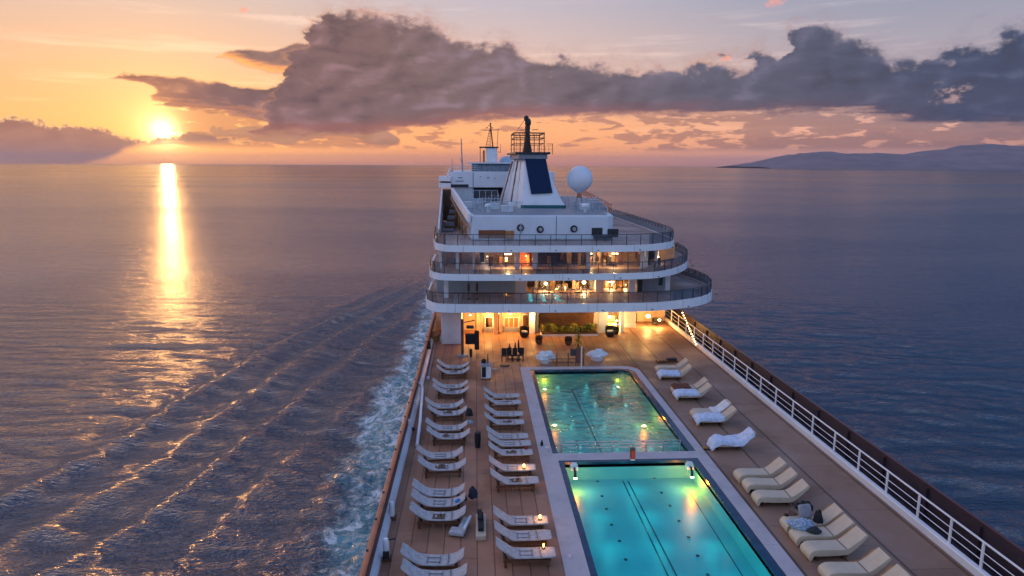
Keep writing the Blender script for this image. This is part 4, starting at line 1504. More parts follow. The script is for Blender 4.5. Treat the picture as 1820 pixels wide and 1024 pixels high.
hpart(MB().prism([(-3.95, 74.6), (-2.62, 73.4), (-2.62, 78), (-3.95, 78)], 11.55, 12.05).prism([(-3.95, 74.8), (-2.62, 73.6), (-2.62, 78), (-3.95, 78)], 12.25, 12.75), 'bridge_wing', WHITE)
hpart(MB().prism([(-3.8, 74.9), (-2.65, 73.8), (-2.65, 77.9), (-3.8, 77.9)], 12.05, 12.25), 'wing_window', DARKMETAL)
hpart(MB().bar((-3.0, 74.2, 12.75), (-2.75, 74.4, 13.6), 0.12).bar((-2.9, 74.2, 12.9), (-2.3, 74.3, 13.2), 0.2), 'wing_bracket', WHITE)
rr = MB()
for k in range(16):
    x_ = -2.6 + k * 0.19
    rr.box(x_ - 0.012, x_ + 0.012, 74.05, 74.08, 13.27, 13.95)
for z_ in (13.5, 13.73, 13.95):
    rr.bar((-2.6, 74.06, z_), (0.2, 74.06, z_), 0.03, 0.03)
hpart(rr, 'roof_railing', WHITE)
gp = MB().box(0.2, 3.8, 74.06, 74.09, 13.27, 13.9)
gl_ = hpart(gp, 'glass_screen', GLASS)
pp = MB()
for k in range(8):
    pp.box(0.2 + k * 0.5 - 0.015, 0.2 + k * 0.5 + 0.015, 74.0, 74.04, 13.27, 13.92)
hpart(pp, 'screen_post', DARKMETAL, gl_)
hpart(MB().prism([(-0.4, 76), (5.5, 76), (5.5, 84), (0.2, 84)], 13.27, 14.12), 'upper_house', M('dark_teal_glazing', (0.06, 0.12, 0.16), 0.2))  # upper house in an even dark teal
hpart(MB().prism([(-0.9, 75.7), (5.8, 75.7), (5.8, 84.3), (0, 84.3)], 14.12, 14.27), 'upper_roof', WHITE2)
hpart(MB().lathe([(1.0, 0), (0.95, 0.3), (0.7, 0.55), (0.3, 0.68), (0, 0.7)], 20, (3.6, 78, 14.27)), 'dome_cover', M('blue_white', (0.45, 0.55, 0.65), 0.4), smooth=True)
mst = thing('radar_mast', 'white radar mast tower carrying aerials and a leaning pole', 'mast', (1.8, 77, 14.27))
MB().prism([(-0.55, -0.5), (0.55, -0.5), (0.65, 0.6), (-0.65, 0.6)], 0, 1.55).build('tower', WHITE, mst, bevel=0.05)
MB().box(-1.35, 0.75, -0.6, 0.7, 1.55, 1.68).build('platform', DARKMETAL, mst)
MB().box(-1.3, -1.22, -0.5, -0.42, 0, 1.55).box(-0.95, -0.75, 0.1, 0.3, 0, 1.3).build('strut', WOODG, mst)
MB().bar((0.15, 0, 1.6), (-0.12, 0, 4.05), 0.14).build('pole', M('rust_pole', (0.22, 0.07, 0.04), 0.6), mst)
lt_ = MB()
for a, b in ((-0.65, -0.2), (-0.15, -0.15)):
    lt_.bar((a, -0.1, 1.6), (b, -0.1, 3.6), 0.06)
for k in range(6):
    z_ = 1.9 + k * 0.28
    lt_.bar((-0.60 + 0.06 * k, -0.1, z_), (-0.15, -0.1, z_ + 0.14), 0.035).bar((-0.60 + 0.06 * k, -0.1, z_ + 0.14), (-0.15, -0.1, z_), 0.03)
lt_.build('lattice', M('rust_lattice', (0.35, 0.16, 0.07), 0.6), mst)
MB().bar((-0.85, 0, 3.45), (0.85, 0, 3.5), 0.05).bar((0.62, 0, 1.7), (0.72, 0, 3.6), 0.05).bar((0.2, 0, 3.7), (-0.4, 0, 4.0), 0.05).bar((0.72, 0, 1.1), (1.0, 0, 1.15), 0.05).bar((1.0, 0, 1.0), (1.0, 0, 2.0), 0.04).build('yard', DARKMETAL, mst)
MB().lathe([(0, -0.12), (0.12, 0), (0, 0.15)], 8, (-0.12, 0, 4.15)).lathe([(0, -0.1), (0.09, 0), (0, 0.1)], 8, (-0.5, 0, 3.75)).build('beacon', DARKMETAL, mst)

fp_ = thing('flagpole', 'tall grey flagpole standing on the wheelhouse roof', 'flagpole', (xat(823.5, 75), 75, 13.27))
MB().tube([(0.03, 0, 0), (-0.1, 0, 3.5)], [0.085, 0.045], 8).build('pole', GREY, fp_, smooth=True)
MB().bar((-0.02, 0, 0.8), (-0.28, 0, 1.5), 0.04).build('halyard_arm', GREY, fp_)
wp_ = thing('whip_aerial', 'short thin whip aerial on the wheelhouse roof, left of the flagpole', 'aerial', (xat(806, 75), 75, 13.27))
MB().tube([(0.03, 0, 0), (-0.03, 0, 1.4)], [0.035, 0.02], 6).build('whip', GREY, wp_)
MB().lathe([(0.08, 0), (0.08, 0.1), (0, 0.12)], 8).build('base', DARKMETAL, wp_)

# --- roof clutter: glass windbreaks, rails, vents, boxes
def windbreak(pts, z0, z1, lab, nm='windbreak', glass=None, step=0.9):
    c = sum((Vector((p[0], p[1], 0)) for p in pts), Vector()) / len(pts)
    w = thing(nm, lab, 'windbreak', (c.x, c.y, z0))
    loc = [(p[0] - c.x, p[1] - c.y) for p in pts]
    MB().wall(loc, 0.05, z1 - z0 - 0.05, 0.02).build('glass_panel', glass or GLASS, w)
    MB().tube([(p[0], p[1], z1 - z0) for p in loc], 0.03, 6).build('top_rail', CHROME, w)
    for a, b in zip(loc[:-1], loc[1:]):
        L = math.hypot(b[0] - a[0], b[1] - a[1])
        k = 0.0
        while k < L:
            q = k / L
            x_, y_ = a[0] + (b[0] - a[0]) * q, a[1] + (b[1] - a[1]) * q
            MB().box(x_ - 0.025, x_ + 0.025, y_ - 0.025, y_ + 0.025, 0, z1 - z0).build('post', CHROME, w)
            k += step
    return w


windbreak([(-0.1, 57.0), (3.9, 56.2)], ZR, 11.0, 'glass windbreak along the roof edge left of the funnel', step=0.7)
windbreak([(-0.5, 59.5), (2.2, 60.0)], ZR, 11.1, 'glass windbreak in the middle of the roof beside the sloping parapet')
windbreak([(-1.4, 68), (2.2, 68.3)], ZR, 11.5, 'tall glass windbreak below the wheelhouse recess', step=0.6)
windbreak([(8.6, 57.2), (11.0, 57.0), (12.9, 75)], ZR, 10.55, 'glass windbreak round the starboard roof edge under the radome')
windbreak([(8.7, 60.2), (11.5, 60.6)], ZR, 10.5, 'low glass windbreak crossing the starboard roof', step=0.5)
windbreak([(8.9, 63.4), (11.8, 64)], ZR, 10.6, 'low glass windbreak just in front of the radome legs', step=0.5)
mb = thing('side_railing', 'rusty red side railing along the far starboard roof edge', 'railing', (13.2, 76, ZR))
for k in range(22):
    q = k / 21
    MB().box(-0.03, 0.03, -0.03, 0.03, 0, 0.75).build('post', TEAKCAP, mb, loc=(-1.75 + 3.2 * q, -18.5 + 36 * q, 0))
MB().bar((-1.75, -18.5, 0.75), (1.45, 17.5, 0.75), 0.09, 0.06).build('top_rail', TEAKCAP, mb)
MB().bar((-1.75, -18.5, 0.4), (1.45, 17.5, 0.4), 0.05, 0.04).build('mid_rail', TEAKCAP, mb)
clut = [('vent_cowl', 'vent'), ('locker_box', 'locker'), ('pipe_frame', 'pipe frame'), ('aerial_stand', 'aerial')]
spots = [(1.1, 58.0, 0), (2.7, 58.8, 1), (0.3, 61.5, 2), (1.8, 62.6, 1), (3.2, 60.9, 0), (1.2, 65.2, 2), (2.2, 66.4, 3), (-0.6, 64.6, 1), (9.4, 58.4, 0), (10.4, 58.9, 2), (9.9, 61.9, 1), (11.2, 62.4, 3), (11.4, 66.5, 2), (12.0, 69.5, 1), (8.7, 68.5, 2), (0.1, 70.6, 1)]
words = {(1.1, 58.0): 'nearest the windbreak left of the funnel', (2.7, 58.8): 'just behind the left windbreak', (0.3, 61.5): 'close to the sloping parapet', (1.8, 62.6): 'midway between parapet and funnel', (3.2, 60.9): 'near the funnel foot on its left', (1.2, 65.2): 'behind the lockers left of the funnel', (2.2, 66.4): 'touching distance from the funnel ribs', (-0.6, 64.6): 'tucked under the sloping parapet', (9.4, 58.4): 'inside the starboard roof corner', (10.4, 58.9): 'at the starboard roof corner', (9.9, 61.9): 'between the two low windbreaks', (11.2, 62.4): 'by the starboard roof edge', (11.4, 66.5): 'right of the radome legs', (12.0, 69.5): 'behind the radome', (8.7, 68.5): 'between funnel and radome', (0.1, 70.6): 'before the wheelhouse recess'}
for (x_, y_, k) in spots:
    nm, ct = clut[k]
    t_ = thing(nm, {0: 'white mushroom vent ', 1: 'white roof locker ', 2: 'steel pipe frame ', 3: 'thin aerial stand '}[k] + words[(x_, y_)], ct, (x_, y_, ZR + 0.012), rng.uniform(-0.3, 0.3))
    if k == 0:
        MB().lathe([(0.14, 0), (0.14, 0.5), (0.14, 0.55)], 12).build('stem', WHITE2, t_, smooth=True)
        MB().lathe([(0.12, 0.5), (0.34, 0.52), (0.32, 0.66), (0.18, 0.76), (0, 0.78)], 14).build('cap', WHITE, t_, smooth=True)
    elif k == 1:
        MB().box(-0.45, 0.45, -0.3, 0.3, 0, 0.5).build('body', WHITE2, t_, bevel=0.03)
        MB().box(-0.48, 0.48, -0.33, 0.33, 0.5, 0.58).build('lid', WHITE, t_, bevel=0.02)
    elif k == 2:
        f = MB()
        for q in range(5):
            f.tube([(-0.6 + q * 0.3, 0, 0), (-0.6 + q * 0.3, 0, 0.8), (-0.6 + q * 0.3, 0.4, 0.95)], 0.03, 6)
        f.build('uprights', CHROME, t_)
        MB().tube([(-0.65, 0, 0.8), (0.65, 0, 0.8)], 0.035, 6).build('crossbar', CHROME, t_)
    else:
        MB().tube([(0, 0, 0), (0, 0, 1.3)], [0.04, 0.02], 6).build('pole', CHROME, t_)
        MB().bar((-0.25, 0, 1.0), (0.25, 0, 1.05), 0.03).build('crossarm', CHROME, t_)


# ================================================================== things standing on the deck
SLING = M('white_sling', (0.47, 0.44, 0.43), 0.7, var=0.18, scale=5, bmp=0.2)
CREAM = M('cream_shell', (0.60, 0.48, 0.34), 0.5, var=0.07, scale=2)
TOWEL = M('pale_blue_towel', (0.62, 0.68, 0.80), 0.9, var=0.14, scale=6, bmp=0.3)
TOWELW = M('white_towel', (0.74, 0.73, 0.72), 0.9, var=0.12, scale=6, bmp=0.3)
STRAP = M('black_strap', (0.13, 0.12, 0.13), 0.6)
LEAF = M('yellow_green_leaf', (0.30, 0.26, 0.03), 0.6, var=0.5, scale=9)
LEAFD = M('dark_leaf', (0.03, 0.05, 0.012), 0.6, var=0.5, scale=9)


def dense(prof, n=5):
    p = [Vector((a, b, 0)) for a, b in prof]
    return [(q.x, q.y) for q in smoothpath([(v.x, v.y, 0) for v in p], n)]


def sling_sheet(prof, wid, th, taper=0.06):
    """sagging cloth: profile along x, width along y, rounded ends"""
    pr = dense(prof, 5)
    n = len(pr)
    m_ = 8
    mb = MB()
    vs = []
    for dz in (0, -th):
        for i, (x, z) in enumerate(pr):
            e = min(i, n - 1 - i) / 5.0
            w = wid / 2 * (1 - taper * 3 * max(0, 1 - e) ** 2)
            for j in range(m_ + 1):
                q = j / m_ * 2 - 1
                vs.append((x, q * w, z + dz + 0.030 * q * q + 0.006 * mnoise.noise(Vector((x * 5, q * 3, dz)))))
    k = n * (m_ + 1)
    fs = []
    for i in range(n - 1):
        for j in range(m_):
            a = i * (m_ + 1) + j
            fs.append((a, a + 1, a + m_ + 2, a + m_ + 1))
            fs.append((k + a, k + a + m_ + 1, k + a + m_ + 2, k + a + 1))
        a, b = i * (m_ + 1), (i + 1) * (m_ + 1)
        fs += [(a, b, k + b, k + a), (a + m_, k + a + m_, k + b + m_, b + m_)]
    for j in range(m_):
        fs += [(j, k + j, k + j + 1, j + 1), ((n - 1) * (m_ + 1) + j, (n - 1) * (m_ + 1) + j + 1, k + (n - 1) * (m_ + 1) + j + 1, k + (n - 1) * (m_ + 1) + j)]
    return mb.add(vs, fs)


PA = [(-1.12, 0.86), (-0.95, 0.72), (-0.62, 0.46), (-0.25, 0.37), (0.3, 0.36), (0.68, 0.42), (0.92, 0.56), (1.06, 0.68)]
PB = [(-1.08, 0.88), (-0.88, 0.70), (-0.52, 0.44), (-0.30, 0.38), (0.2, 0.37), (0.7, 0.38), (1.06, 0.39)]


def sling_lounger(prof, lab):
    t = thing('sun_lounger', lab, 'sun lounger')
    sling_sheet(prof, 0.66, 0.05).build('sling', SLING, t, smooth='all')
    fr = MB()
    for s in (-1, 1):
        fr.box(-0.82, 0.86, s * 0.27 - 0.03, s * 0.27 + 0.03, 0.20, 0.285)
    fr.box(-0.82, -0.76, -0.24, 0.24, 0.20, 0.28).box(0.80, 0.86, -0.24, 0.24, 0.20, 0.28)
    fr.build('frame', WOODD, t)
    for sx in (-0.74, 0.76):
        for s in (-1, 1):
            MB().box(sx - 0.05, sx + 0.05, s * 0.27 - 0.04, s * 0.27 + 0.04, 0.0, 0.20).build('leg', WOODD, t)
    MB().bar((-0.62, 0.2, 0.24), (-0.86, 0.2, 0.60), 0.03).bar((-0.62, -0.2, 0.24), (-0.86, -0.2, 0.60), 0.03).build('back_support', DARKMETAL, t)
    st = MB()
    for x0, x1, z in ((-0.22, 0.22, 0.385),):
        for y in (-0.14, 0.13):
            st.box(x0, x1, y - 0.006, y + 0.006, z - 0.012, z + 0.010)
        for x in (x0, x1):
            st.box(x - 0.007, x + 0.007, -0.26, 0.24, z - 0.012, z + 0.014)
    st.build('strap', STRAP, t)
    MB().bar((0.52, -0.335, 0.42), (0.50, 0.335, 0.42), 0.02).build('strap', STRAP, t)
    return t


def crossx(y):
    return y


rowsA = [[(806, 648), (806, 658)], [(801, 683), (802, 693)], [(791, 718), (796, 731)], [(795, 757), (798, 772)], [(783, 806), (787, 827)], [(781, 872), (781, 890), (780, 914)], [(771, 992), (774, 1021)]]
rowsB = [[(892, 701), (894, 713)], [(896, 733), (897, 748)], [(902, 773), (906, 786), (908, 802)], [(911, 829), (915, 852)], [(926, 923), (930, 950), (935, 981)]]
ORD = ['first', 'second', 'third', 'fourth', 'fifth', 'sixth', 'seventh']
POS2 = ['far one', 'near one']
POS3 = ['farthest', 'middle one', 'nearest']
protoA = sling_lounger(PA, '')
protoB = sling_lounger(PB, '')
usedA = usedB = False
LA = {}
for i, row in enumerate(rowsA):
    for j, (u, v) in enumerate(row):
        p = atz(u, v + 4, 0.36)
        lab = 'white upturned sling lounger, %s of the %s %s in the port column' % ((POS2 if len(row) == 2 else POS3)[j], ORD[i], 'pair' if len(row) == 2 else 'trio')
        rz = rng.normal(0, 0.035)
        sc = rng.uniform(0.97, 1.03)
        if not usedA:
            o = protoA
            o.location = (p.x, p.y, 0)
            o.rotation_euler.z = rz
            o['label'] = lab
            o['group'] = 'white sling loungers on the port side'
            usedA = True
        else:
            o = dup(protoA, (p.x, p.y, 0), rz, lab, 'white sling loungers on the port side')
        LA[(i, j)] = o
for i, row in enumerate(rowsB):
    for j, (u, v) in enumerate(row):
        p = atz(u, v + 3, 0.36)
        lab = 'white flat-footed sling lounger, %s of the %s %s beside the pools' % ((POS2 if len(row) == 2 else POS3)[j], ORD[i], 'pair' if len(row) == 2 else 'trio')
        rz = rng.normal(0, 0.035)
        if not usedB:
            o = protoB
            o.location = (p.x, p.y, 0)
            o.rotation_euler.z = rz
            o['label'] = lab
            o['group'] = 'white sling loungers on the port side'
            usedB = True
        else:
            o = dup(protoB, (p.x, p.y, 0), rz, lab, 'white sling loungers on the port side')
        LA[(10 + i, j)] = o

# wooden plinths under the nearest lounger of each set, white bollard poles between sets
PC = [(-1.06, 0.16), (-1.05, 0.30), (-0.92, 0.42), (-0.70, 0.46), (-0.2, 0.44), (0.25, 0.43), (0.48, 0.50), (0.80, 0.74), (1.06, 0.97)]
PCU = [(1.14, 0.90), (0.88, 0.60), (0.55, 0.30), (0.30, 0.20), (-0.6, 0.20), (-0.86, 0.22), (-0.94, 0.08), (-1.00, 0.02)]


def cream_lounger(lab):
    t = thing('sun_lounger', lab, 'sun lounger')
    mb = MB()
    top = dense(PC, 5)
    bot = dense(PCU, 4)
    pr = top + bot
    mb.extrude_profile(pr, -0.33, 0.33)
    mb.build('shell', CREAM, t, smooth=True, bevel=0.02)
    sd_ = MB()
    sp_ = [(-0.80, 0.10), (-0.78, 0.37), (0.30, 0.36), (0.55, 0.44), (1.0, 0.83), (1.10, 0.80), (0.75, 0.42), (0.45, 0.12)]
    sd_.extrude_profile(sp_, 0.335, 0.47)
    sd_.build('side_panel', WOODG, t)
    for x in (-0.7, 0.35):
        MB().box(x - 0.06, x + 0.06, -0.26, 0.26, 0.0, 0.22).build('leg', WOODD, t)
    ln = MB().bar((0.33, -0.328, 0.452), (0.33, 0.328, 0.452), 0.02, 0.012)
    ln.build('hinge_seam', WOODD, t)
    return t


right = [('upper', 0, [(1193, 652), (1198, 663)]), ('upper', 1, [(1224, 688), (1230, 698)]), ('upper', 2, [(1262, 730), (1270, 741)]), ('upper', 3, [(1300, 783),]),
         ('free', 0, [(1349, 839), (1366, 857), (1385, 879)]), ('free', 1, [(1440, 925), (1458, 946), (1480, 970)]), ('free', 2, [(1516, 1010), (1548, 1042)])]
proto = None
RIGHT = {}
for kind, gi, lst in right:
    for j, (u, v) in enumerate(lst):
        p = atz(u, v, 0.4)
        if kind == 'upper':
            lab = 'cream lounger, %s of the %s towel-draped starboard set' % ((POS2[j] if len(lst) > 1 else 'single one'), ORD[gi])
        else:
            lab = 'cream moulded lounger, %s of the %s bare starboard %s' % ((POS3[j] if len(lst) == 3 else POS2[j]), ORD[gi], 'trio' if len(lst) == 3 else 'pair at the bottom edge')
        if proto is None:
            proto = cream_lounger(lab)
            o = proto
            o.location = (p.x, p.y, 0)
            o['group'] = 'cream loungers on the starboard side'
        else:
            o = dup(proto, (p.x, p.y, 0), rng.normal(0, 0.02), lab, 'cream loungers on the starboard side')
        RIGHT[(kind, gi, j)] = o


def drape(prof, x0, x1, y0, y1, lift, hang, seed, amp=0.035, name='towel', mat=None, n=44, m_=30):
    """crumpled cloth lying over a profile, hanging over both long sides and the foot"""
    pr = dense(prof, 6)
    xs_ = [q[0] for q in pr]
    zs_ = [q[1] for q in pr]
    mb = MB()
    vs = []
    for i in range(n):
        for j in range(m_):
            fx_, fy_ = i / (n - 1), j / (m_ - 1)
            x = x0 - hang * 0.7 + (x1 - x0 + hang * 0.7) * fx_
            yy = y0 - hang + (y1 - y0 + 2 * hang) * fy_
            ov = max(0, y0 - yy, yy - y1)
            ovx = max(0, x0 - x)
            z = float(np.interp(max(x, x0), xs_, zs_)) + lift
            y = min(max(yy, y0 - 0.03), y1 + 0.03)
            q = Vector((x * 2.2 + seed, yy * 2.6, seed * 1.7))
            nz = mnoise.fractal(q, 0.9, 2.1, 4) + 0.6 * abs(mnoise.noise(q * 1.6))
            ridge = (1 - abs(mnoise.noise(Vector((x * 1.6 + yy * 2.0 + seed, yy * 0.9, 3.0))) * 2.2)) * 0.6
            dz = amp * (nz * 0.9 + ridge)
            z += max(dz, -lift * 0.6) - (ov + ovx) * (0.92 + 0.25 * mnoise.noise(Vector((x * 3, seed, 1))))
            out_ = ov * (0.20 + 0.25 * abs(mnoise.noise(Vector((x * 4 + seed, 2, 0)))))
            y += -out_ if yy < y0 else (out_ if yy > y1 else 0)
            xx = max(x, x0 - 0.03) - ovx * 0.2
            vs.append((xx + 0.03 * nz * (1 if ov or ovx else 0.3), y + amp * 0.6 * mnoise.noise(q + Vector((9, 0, 0))), max(z, 0.03)))
    fs = [(i * m_ + j, i * m_ + j + 1, (i + 1) * m_ + j + 1, (i + 1) * m_ + j) for i in range(n - 1) for j in range(m_ - 1)]
    mb.add(vs, fs)
    return mb


def towel_on(key, x0, x1, lab, seed, hang=0.2, both=False, mat=TOWEL, amp=0.05):
    o = RIGHT[key]
    mb = drape(PC, x0, x1, -0.34, 0.36, 0.035, hang, seed, amp)
    t = mb.build('towel', mat, smooth='all', loc=(o.location.x, o.location.y, 0.0))
    md = t.modifiers.new('thick', 'SOLIDIFY')
    md.thickness = 0.018
    md.offset = 1
    return tag(t, lab, 'towel', 'towels draped on loungers')


towel_on(('upper', 0, 1), -1.05, 0.30, 'pale blue towel heaped on the farthest starboard lounger pair', 1.3)
towel_on(('upper', 1, 1), -1.05, 0.34, 'pale blue towel heaped on the second starboard lounger pair from the bow', 4.1)
towel_on(('upper', 2, 1), -1.05, 0.42, 'wide pale blue towel heaped on the third starboard lounger pair', 7.7)
towel_on(('upper', 2, 0), 0.1, 0.95, 'white towel over the backrest of the third starboard pair', 2.2, hang=0.12, mat=TOWELW)
t_ = towel_on(('upper', 3, 0), -1.06, 1.0, 'large crumpled pale blue towel covering a whole starboard lounger', 11.9, hang=0.24, amp=0.07)
towel_on(('upper', 1, 0), -1.0, 0.05, 'brown towel on the far lounger of the second starboard pair', 5.5, hang=0.05, mat=M('rust_towel', (0.16, 0.05, 0.025), 0.9))


def heap(name, lab, cat, loc, sx, sy, sz, mat, seed, amp=0.28, grp=None, n=26, parent=None):
    """crumpled lump of cloth sitting on z=0"""
    mb = MB()
    vs, fs = [], []
    for i in range(n // 2 + 1):
        ph = PI / 2 * (i / (n // 2))
        for j in range(n):
            th = 2 * PI * j / n
            d = Vector((math.sin(ph) * math.cos(th), math.sin(ph) * math.sin(th), math.cos(ph)))
            r_ = 1 + amp * (mnoise.fractal(d * 1.7 + Vector((seed, 0, 0)), 0.8, 2.2, 5) + 0.5 * (1 - abs(2 * mnoise.noise(d * 2.6 + Vector((0, seed, 0))))) - 0.3)
            vs.append((sx * d.x * r_, sy * d.y * r_, max(0.004, sz * d.z * r_)))
    for i in range(n // 2):
        for j in range(n):
            fs.append((i * n + j, i * n + (j + 1) % n, (i + 1) * n + (j + 1) % n, (i + 1) * n + j))
    fs.append(tuple((n // 2) * n + j for j in range(n - 1, -1, -1)))
    mb.add(vs, fs)
    o = mb.build(name, mat, parent, smooth='all', loc=loc)
    if lab:
        tag(o, lab, cat, grp)
    return o


# belongings piled on the second bare trio
p = atz(1425, 935, 0.45)
heap('clothes_pile', 'blue and white pile of clothes on the lounger with the bags', 'clothes', (p.x - 0.05, p.y - 0.02, 0.46), 0.55, 0.36, 0.22, M('blue_white_cloth', (0.34, 0.42, 0.52), 0.9, var=0.5, scale=14), 3.0, 0.4)
p = atz(1436, 918, 0.6)
cu = MB().box(-0.26, 0.26, -0.09, 0.09, 0, 0.52).build('cushion', M('grey_cushion', (0.30, 0.28, 0.30), 0.85), loc=(p.x, p.y + 0.12, 0.47), bevel=0.07)
cu.rotation_euler = (R(-24), 0, R(10))
tag(cu, 'grey cushion propped upright among the black bags', 'cushion')
BAGS = [(1432, 901, 0.30, 0.24, 0.30, 0.62, BLACK, 'round black hat or bag perched on top of the grey cushion'), (1419, 900, 0.15, 0.13, 0.22, 0.6, BLACK, 'small black bag left of the grey cushion top'), (1454, 926, 0.17, 0.20, 0.52, 0.45, BLACK, 'tall black bag leaning on the lounger backrest'), (1447, 946, 0.26, 0.16, 0.20, 0.46, M('dark_grey_cloth', (0.03, 0.032, 0.036), 0.8, var=0.4, scale=8), 'dark grey rolled jacket lying on the middle lounger'), (1405, 914, 0.28, 0.18, 0.22, 0.45, M('tan_bag', (0.20, 0.10, 0.06), 0.8, var=0.4, scale=6), 'tan cloth bag at the foot of the belongings'), (1398, 916, 0.10, 0.12, 0.16, 0.45, BLACK, 'small black pouch beside the tan cloth bag')]
for k, (u, v, a, b, c, z, mt, lab) in enumerate(BAGS):
    p = atz(u, v, z)
    heap('bag' if 'bag' in lab or 'pouch' in lab else 'jacket', lab, 'bag' if 'jacket' not in lab else 'jacket', (p.x, p.y, z - 0.08 if k not in (3,) else 0.47), a, b, c, mt, 5.0 + k, 0.22)
# bags on the sling loungers
for (u, v, z, a, b, c, mt, lab, seed) in (
        (834, 738, 0.42, 0.20, 0.22, 0.42, BLACK, 'black bag on the foot of the third pair of the port column', 2.0),
        (834, 751, 0.30, 0.26, 0.18, 0.12, M('grey_blue_cloth', (0.30, 0.34, 0.38), 0.9, var=0.4), 'grey blue cloth under the black bag by the third pair', 2.6),
        (841, 882, 0.30, 0.20, 0.26, 0.42, M('navy_cloth', (0.012, 0.02, 0.04), 0.85), 'navy blue bag at the foot of the sixth port trio', 8.8),
        (814, 893, 0.42, 0.13, 0.12, 0.14, M('bright_blue_cloth', (0.03, 0.20, 0.48), 0.8), 'small bright blue bag on the middle lounger of the port trio', 3.3),
        (826, 889, 0.44, 0.11, 0.11, 0.18, BLACK, 'small black bag beside the bright blue bag', 6.1),
        (935, 797, 0.42, 0.10, 0.10, 0.10, M('red_cloth', (0.25, 0.02, 0.02), 0.8), 'small red cloth on the nearest lounger of the third poolside trio', 6.9)):
    p = atz(u, v, z)
    heap('bag' if 'bag' in lab else 'cloth', lab, 'bag' if 'bag' in lab else 'cloth', (p.x, p.y, z), a, b, c, mt, seed, 0.2)

# candle lamps glowing on the poolside loungers
for k, (u, v, lab) in enumerate(((931, 830, 'glowing amber candle lamp on the fourth poolside pair'), (960, 921, 'glowing amber candle lamp on the far lounger of the nearest poolside trio'), (966, 972, 'tiny glowing candle lamp on the nearest poolside lounger'))):
    p = atz(u, v, 0.46)
    t_ = thing('candle_lamp', lab, 'candle lamp', (p.x, p.y, 0.40), 0, 'candle lamps on loungers')
    MB().lathe([(0.05, 0), (0.065, 0.02), (0.065, 0.03), (0.03, 0.05), (0, 0.05)], 10).build('base', WOODD, t_)
    s_ = 1.0 if k < 2 else 0.6
    MB().lathe([(0.025 * s_, 0.05), (0.06 * s_, 0.10), (0.05 * s_, 0.17), (0.0, 0.20)], 10).build('flame_glass', M('amber_glow', (1, 0.5, 0.1), 0.4, emit=(1.0, 0.42, 0.06), estr=9.0), t_, smooth=True)
    lamp('candle_light', (p.x, p.y, 0.72), [9, 6, 2.5][k], (1, 0.45, 0.1), 0.04)

# side tables with wire frames between the sets
tb = None
for k, (u, v, lab) in enumerate(((808, 668, 'beyond the second port pair'), (800, 704, 'behind the third port pair'), (796, 743, 'behind the fourth port pair'), (789, 786, 'behind the fifth port pair'), (782, 842, 'behind the sixth port trio'), (899, 723, 'between the first two poolside pairs'), (902, 760, 'behind the third poolside trio'), (909, 815, 'behind the fourth poolside pair'), (780, 934, 'in front of the sixth port trio'), (918, 868, 'in front of the fourth poolside pair'))):
    p = atz(u, v, 0.0)
    lab = 'low wire side table standing ' + lab
    if tb is None:
        tb = thing('side_table', lab, 'side table', (p.x, p.y, 0), 0, 'low wire side tables')
        MB().box(-0.24, 0.24, -0.20, 0.20, 0.36, 0.385).build('table_top', WOODD, tb, bevel=0.008)
        for a in (-0.2, 0.2):
            for b in (-0.16, 0.16):
                MB().bar((a, b, 0), (a, b, 0.36), 0.03).build('leg', CHROME, tb)
        MB().lathe([(0.035, 0.385), (0.04, 0.50), (0.03, 0.52), (0, 0.52)], 8, (0.08, 0.03, 0)).build('carafe', GLASSW, tb)
        MB().lathe([(0.03, 0.385), (0.03, 0.45), (0, 0.45)], 8, (-0.1, -0.05, 0)).build('beaker', WHITE2, tb)
    else:
        dup(tb, (p.x, p.y, 0), rng.uniform(-0.2, 0.2), lab, 'low wire side tables')

# bent white handrail pipe and hose pole beside the bulwark
a, b, c = atz(741, 793, 0.03), atz(752, 690, 0.5), atz(742, 683, 0.5)
hr_ = thing('hand_rail', 'long bent white pipe handrail lying along the port walkway', 'handrail', (a.x, a.y, 0))
MB().tube([(0, 0, 0.05), ((b.x - a.x) * 0.04 + 0.02, 2.0, 0.55), (b.x - a.x, b.y - a.y - 0.6, 0.60), (b.x - a.x - 0.06, b.y - a.y, 0.60), (c.x - a.x, c.y - a.y + 0.15, 0.55)], 0.085, 10).build('pipe', WHITE, hr_, smooth=True)
MB().box(c.x - a.x - 0.1, c.x - a.x + 0.22, c.y - a.y - 0.9, c.y - a.y - 0.5, 0.0, 0.18).build('foot', WHITE2, hr_, bevel=0.02)
MB().box(-0.06, 0.06, 1.9, 2.0, 0.0, 0.55).build('foot', WHITE2, hr_)
a, b = atz(761, 672, 0.05), atz(772, 612, 0.05)
po = thing('hose_pipe', 'straight grey pipe running along the deck from the white locker', 'pipe', (a.x, a.y, 0))
MB().tube([(0, 0, 0.06), (b.x - a.x, b.y - a.y, 0.06)], 0.06, 8).build('pipe', GREY, po, smooth=True)
MB().box(-0.09, 0.09, -0.12, 0.06, 0, 0.16).build('bracket', WHITE2, po)

